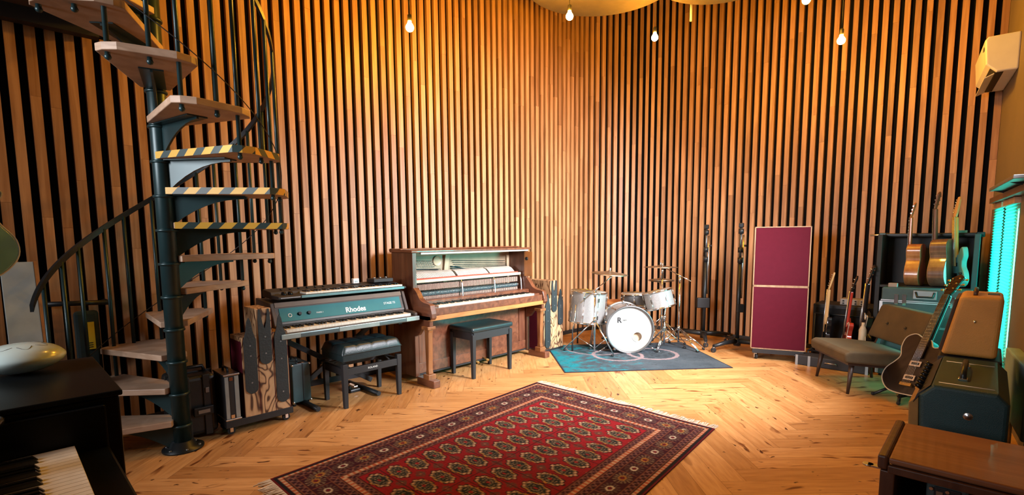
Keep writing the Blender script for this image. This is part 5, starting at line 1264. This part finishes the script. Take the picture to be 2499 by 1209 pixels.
MB().box(-.83, -.79, 6.14, 6.58, .02, 1.36).build('side', BLACKM, t, bevel=.004); MB().box(-.12, -.08, 6.14, 6.58, .02, 1.36).build('side', mat('teal edged side', (.012, .04, .045, 1), .4), t, bevel=.004)
MB().box(-.79, -.12, 6.55, 6.58, .02, 1.36).build('back', BLACKM, t); MB().box(-.79, -.12, 6.14, 6.55, .84, .862).build('shelf', BLACKM, t)
MB().box(-.83, -.08, 6.40, 6.58, 1.335, 1.372).build('top_rail', BLACKM, t, bevel=.004); MB().box(-.87, -.06, 6.385, 6.40, 1.345, 1.368).build('neck_bar', BLACK, t, bevel=.003)
for x in (-.825, -.085): MB().box(x-.03, x+.03, 6.38, 6.6, 1.33, 1.378).build('metal_corner', DSTEEL, t, bevel=.006)
p = OY(2120, 577, 6.30); MB().cyl((p.x, 6.39, 1.355), (-.80, 6.39, 1.357), .010, n=8).build('side_arm', ALU, t)
MB().box(-.26, -.18, 6.42, 6.5, 1.372, 1.395).build('top_handle', mat('teal grip', (.08, .25, .25, 1), .5), t)
floor_guitar(2214, 702, 2226, 494, 6.22, .864, 'reddish acoustic guitar seen edge-on in the open black cabinet', nat=.975, outline=ACOU, depth=.13, bodym=NATUR, neckm=NATUR, boardm=ROSE, headm=NATUR, kind='acoustic', neck0=.47, nut=.80, face=SPRUCE, normal=(-1, .10, 0), group='guitars in the open cabinet')
floor_guitar(2279, 702, 2284, 468, 6.22, .864, 'larger brown acoustic guitar seen edge-on in the open black cabinet', nat=.975, outline=ACOU, depth=.135, bodym=DARKN, neckm=DARKN, boardm=ROSE, headm=DARKN, kind='acoustic', neck0=.47, nut=.80, face=SPRUCE, normal=(-1, .22, 0), group='guitars in the open cabinet')
floor_guitar(2331, 702, 2332, 480, 6.22, .864, 'teal electric guitar with yellow maple neck in the open black cabinet', nat=.85, outline=STRAT, depth=.042, bodym=SEA, neckm=mat('yellow maple', (.52, .26, .03, 1), .35), boardm=MAPLE, headm=MAPLE, kind='fender', normal=(-.9, -.4, 0), group='guitars in the open cabinet')
p = OY(2180, 702, 6.0)
t = thing('tuner_box', 'small pinkish box on top of the teal grey trunk', 'box', (p.x, 5.98, .859)); MB().box(p.x-.035, p.x+.035, 5.95, 6.01, .859, .895).build('body', mat('pale pink card', (.33, .22, .20, 1), .7), t, bevel=.003)

# ================================================================== ARMLESS CHAIR
fl_, fr_ = Vector((-1.152, 5.443)), Vector((-.828, 5.006))
ex2 = (fr_-fl_).normalized(); ey2 = Vector((-ex2.y, ex2.x)); ey2 = ey2 if ey2.dot(Vector((.8, .6))) > 0 else -ey2
OLIVE = mat('olive brown velvet', (.070, .045, .017, 1), .85, var=.25, scale=5, bump=.2, bscale=250)
WALN = mat('dark walnut legs', (.035, .018, .012, 1), .45)
t = thing('lounge_chair', 'low armless chair in olive brown fabric with dark tapered legs', 'chair', (fl_.x, fl_.y, 0))
M = frame((fl_.x, fl_.y, 0), (ex2.x, ex2.y, 0), (ey2.x, ey2.y, 0), (0, 0, 1)) if ex2.cross(ey2) > 0 else None
Wc = (fr_-fl_).length; w0, w1 = -.03, Wc+.06; dd = .52
mb = MB(M); mb.prism([(-.05, .275), (.50, .235), (.53, .34), (.25, .372), (-.02, .378), (-.06, .355)], w0, w1, frame((0, 0, 0), (0, 1, 0), (0, 0, 1), (1, 0, 0))); seat = mb.build('seat', OLIVE, t, bevel=.02, seg=3)
mb = MB(M); mb.prism([(-.02, .255), (.50, .215), (.50, .237), (-.02, .277)], w0+.02, w1-.02, frame((0, 0, 0), (0, 1, 0), (0, 0, 1), (1, 0, 0))); mb.build('seat_frame', WALN, t)
mb = MB(M); mb.prism([(.46, .40), (.56, .40), (.66, .68), (.63, .705), (.57, .70), (.47, .43)], w0-.03, w1+.03, frame((0, 0, 0), (0, 1, 0), (0, 0, 1), (1, 0, 0))); bk = mb.build('backrest', OLIVE, t, bevel=.025, seg=3)
mb = MB(M); mb.prism([(.563, .41), (.575, .41), (.67, .68), (.66, .69)], w0-.02, w1+.02, frame((0, 0, 0), (0, 1, 0), (0, 0, 1), (1, 0, 0))); mb.build('back_panel', mat('grey back cloth', (.12, .13, .12, 1), .9), bk)
for u in (.3, .7): MB(M).sphere((w0+(w1-w0)*u, .505, .555), .013, 8).build('button', OLIVE, bk)
for u, v, kx, ky in ((.03, .03, -.02, -.03), (Wc-.0, .03, .02, -.03), (.03, .44, -.02, .05), (Wc, .44, .02, .05)):
    MB(M).cyl((u+kx, v+ky, 0), (u, v, .26), .012, .022, n=12).build('leg', WALN, t)
for u in (.05, Wc-.02): MB(M).prism([(.44, .25), (.47, .25), (.60, .60), (.575, .60)], u-.014, u+.014, frame((0, 0, 0), (0, 1, 0), (0, 0, 1), (1, 0, 0))).build('back_support', WALN, t)

# ================================================================== HOLLOW BODY GUITAR ON A STAND
b0 = OD(2203, 962, 3.93); h0 = OD(2338, 664, 4.02)
WINE = wood('dark wine lacquer', (.004, .002, .002, 1), (.008, .003, .003, 1), (1, 1, .2), 14, .3, coat=.15)
guitar('electric_guitar', 'dark hollow body guitar with gilt hardware leaning on a stand before the chair', 'guitar', b0, h0-b0, (-.62, -.78, .18), HOLLOW, .06, WINE, WINE, ROSE, BLKL, 'gold', scale=(h0-b0).length/.90, neck0=.36, nut=.725, binding=CREAMB)
c_ = FL(2200, 968); t = thing('guitar_stand', 'black tripod stand under the dark hollow body guitar', 'stand', (c_.x, c_.y, 0))
MB().cyl((c_.x, c_.y, .10), (c_.x+.06, c_.y+.03, .50), .012, n=10).build('pole', BLACK, t)
for f_ in (FL(2130, 962, .012), FL(2192, 986, .012), Vector((c_.x+.20, c_.y+.16, .012))): l_ = MB().cyl((c_.x, c_.y, .12), f_, .012, n=8).build('leg', BLACK, t); MB().sphere(f_+Vector((0, 0, .004)), .015, 8).build('rubber_foot', RUBBER, l_)
gb = b0+Vector((.0, .0, -.02)); MB().tube([(c_.x, c_.y, .14), (gb.x+.03, gb.y+.05, gb.z), (gb.x-.02, gb.y-.03, gb.z-.005), (gb.x-.03, gb.y-.05, gb.z+.02)], .009, 8).build('cradle', BLACK, t)

# ================================================================== NEAR RIGHT: AMPLIFIERS AND LOW TABLE
t = thing('guitar_amplifier', 'dark green combo amplifier with silver pivot disc, under the orange amplifier', 'amplifier', (-.05, 3.35, 0))
mb = MB(frame((0, 2.95, 0), (1, 0, 0), (0, 0, 1), (0, -1, 0))); mb.prism([(-.175, .05), (.10, .05), (.10, .62), (.06, .665), (-.155, .665), (-.205, .61)], -.77, 0); mb.build('cabinet', GREENV, t, bevel=.018, seg=3)
mb = MB(frame((0, 2.965, 0), (1, 0, 0), (0, 0, 1), (0, -1, 0))); mb.prism([(-.225, .06), (-.18, .06), (-.205, .60), (-.24, .56)], -.74, 0); mb.build('front_baffle', mat('tan grille cloth', (.28, .15, .04, 1), .8, bump=.4, bscale=600), t, bevel=.004)
mb = MB(frame((0, 2.96, 0), (1, 0, 0), (0, 0, 1), (0, -1, 0))); mb.prism([(-.225, .565), (-.21, .61), (-.165, .66), (-.18, .64)], -.74, 0); pn = mb.build('control_panel', BLACKM, t)
for k in range(7): MB().cyl((-.20, 3.03+.09*k, .625), (-.225, 3.03+.09*k, .64), .012, n=10).build('knob', BLACKG, pn)
MB(frame((-.03, 2.949, .545), (1, 0, 0), (0, 0, 1), (0, -1, 0))).lathe([(0, .003), (.007, .003), (.009, .0015), (.014, .002), (.0165, 0)], 24).build('pivot_disc', ALU, t)
for y in (3.02, 3.56): MB().cyl((-.14, y, .664), (.05, y, .664), .0035, n=6).build('piping', WHITEP, t)
mb = MB(); mb.tube([(-.06, 3.14, .667), (-.06, 3.16, .70), (-.06, 3.30, .705), (-.06, 3.44, .70), (-.06, 3.46, .667)], .012, 8); mb.build('handle', BLACK, t)
for y in (3.14, 3.46): MB().cbox((-.06, y, .669), .035, .05, .012).build('handle_cap', CHROME, t, bevel=.003)
for x in (-.15, .06):
    for y in (3.0, 3.65): caster((x, y, 0), t, .02)
ox = OY(2295, 860, 3.76).x; ox1 = OY(2432, 876, 3.76).x; zt_ = .665
t = thing('guitar_amplifier', 'orange tweed covered amplifier standing on the dark green amplifier', 'amplifier', (-.07, 3.95, .67))
mb = MB(frame((0, 3.745, 0), (1, 0, 0), (0, 0, 1), (0, -1, 0))); mb.prism([(ox, .668), (ox1, .668), (ox1+.012, 1.01), (ox+.065, 1.01)], -.40, 0); mb.build('cabinet', ORANGEV, t, bevel=.022, seg=4)
mb = MB(frame((0, 3.76, 0), (1, 0, 0), (0, 0, 1), (0, -1, 0))); mb.prism([(ox-.012, .69), (ox+.006, .685), (ox+.062, .995), (ox+.045, .99)], -.37, 0); mb.build('front_baffle', mat('brown grille cloth', (.05, .025, .012, 1), .8), t, bevel=.004)
MB(frame((ox+.135, 3.744, .87), (1, 0, 0), (0, 0, 1), (0, -1, 0))).lathe([(0, .006), (.006, .005), (.009, 0)], 16).build('pivot_disc', CHROME, t)
mb = MB(); mb.tube([(-.05, 3.82, 1.01), (-.05, 3.84, 1.035), (-.05, 4.02, 1.035), (-.05, 4.04, 1.01)], .010, 8); mb.build('handle', mat('brown leather', (.05, .02, .01, 1), .5), t)
MB().box(-.0, .05, 3.9, 4.0, 1.008, 1.013).build('top_panel', BLACKM, t)
# second amplifier behind carries the far end of the orange one
t = thing('speaker_cabinet', 'black speaker cabinet hidden behind the dark green amplifier', 'amplifier', (-.04, 3.95, 0))
MB().box(-.19, .08, 3.745, 4.22, .03, .66).build('body', BLACKM, t, bevel=.01); feet4(t, -.19, .08, 3.745, 4.22, .03)
# low table
TEAK = wood('reddish teak', (.19, .070, .028, 1), (.30, .125, .055, 1), (.08, 1, 1), 26, .38, coat=.15)
TEAKD = wood('dark teak frame', (.055, .022, .012, 1), (.10, .04, .02, 1), (1, 1, .15), 26, .4)
t = thing('low_table', 'low reddish teak table on castors in front of the dark green amplifier', 'table', (.08, 2.42, 0))
x0, x1, y0, y1 = -.222, .40, 2.19, 2.66
MB().box(x0, x1, y0, y1, .525, .55).build('top', TEAK, t, bevel=.008, seg=3)
MB().box(x0-.032, x0, y0-.006, y1+.006, .50, .556).build('end_rail', TEAKD, t, bevel=.010, seg=3)
MB().box(x0, x1, y0-.012, y0+.012, .495, .524).build('front_rail', TEAKD, t, bevel=.004)
for x in (x0+.0, x1-.03):
    for y in (y0+.015, y1-.02): lg = MB().box(x-.022, x+.022, y-.022, y+.022, .05, .50).build('leg', TEAKD, t, bevel=.004); caster((x, y, 0), lg, .022)
MB().box(x0, x1, y0+.03, y1-.02, .30, .318).build('shelf', mat('grey shelf board', (.09, .085, .08, 1), .5), t)
MB().box(x0+.005, x0+.02, y0+.04, y1-.04, .10, .50).build('side_panel', TEAKD, t)
MB().box(x0+.02, x1, y1-.03, y1-.02, .10, .50).build('rear_panel', BLACKM, t)
for z_ in (.455, .30):
    mb = MB(); mb.box(x0-.075, x0-.022, y0+.11, y0+.14, z_, z_+.006); mb.cyl((x0-.075, y0+.125, z_), (x0-.075, y0+.125, z_+.006), .018, n=14); mb.build('metal_catch', ALU, t)
t = thing('tape_recorder', 'small grey machine with dark face on the shelf of the low table', 'recorder', (-.03, 2.40, .318))
p = OY(2262, 1168, 2.30); q = OY(2368, 1200, 2.30)
MB().box(p.x, q.x, 2.30, 2.52, .320, p.z).build('case', mat('teal grey enamel', (.06, .09, .09, 1), .4), t, bevel=.012)
MB().box(p.x+.022, q.x-.022, 2.294, 2.30, .335, p.z-.02).build('face', BLACKM, t, bevel=.004)
for u in (.32, .72): MB().box(p.x+(q.x-p.x)*u-.009, p.x+(q.x-p.x)*u+.009, 2.290, 2.295, p.z-.06, p.z-.035).build('meter', mat('brown dial', (.22, .13, .08, 1), .4), t)
for u in (.12, .5, .88): MB().cyl((p.x+(q.x-p.x)*u, 2.294, p.z-.03), (p.x+(q.x-p.x)*u, 2.288, p.z-.03), .006, n=8).build('screw_head', ALU, t)
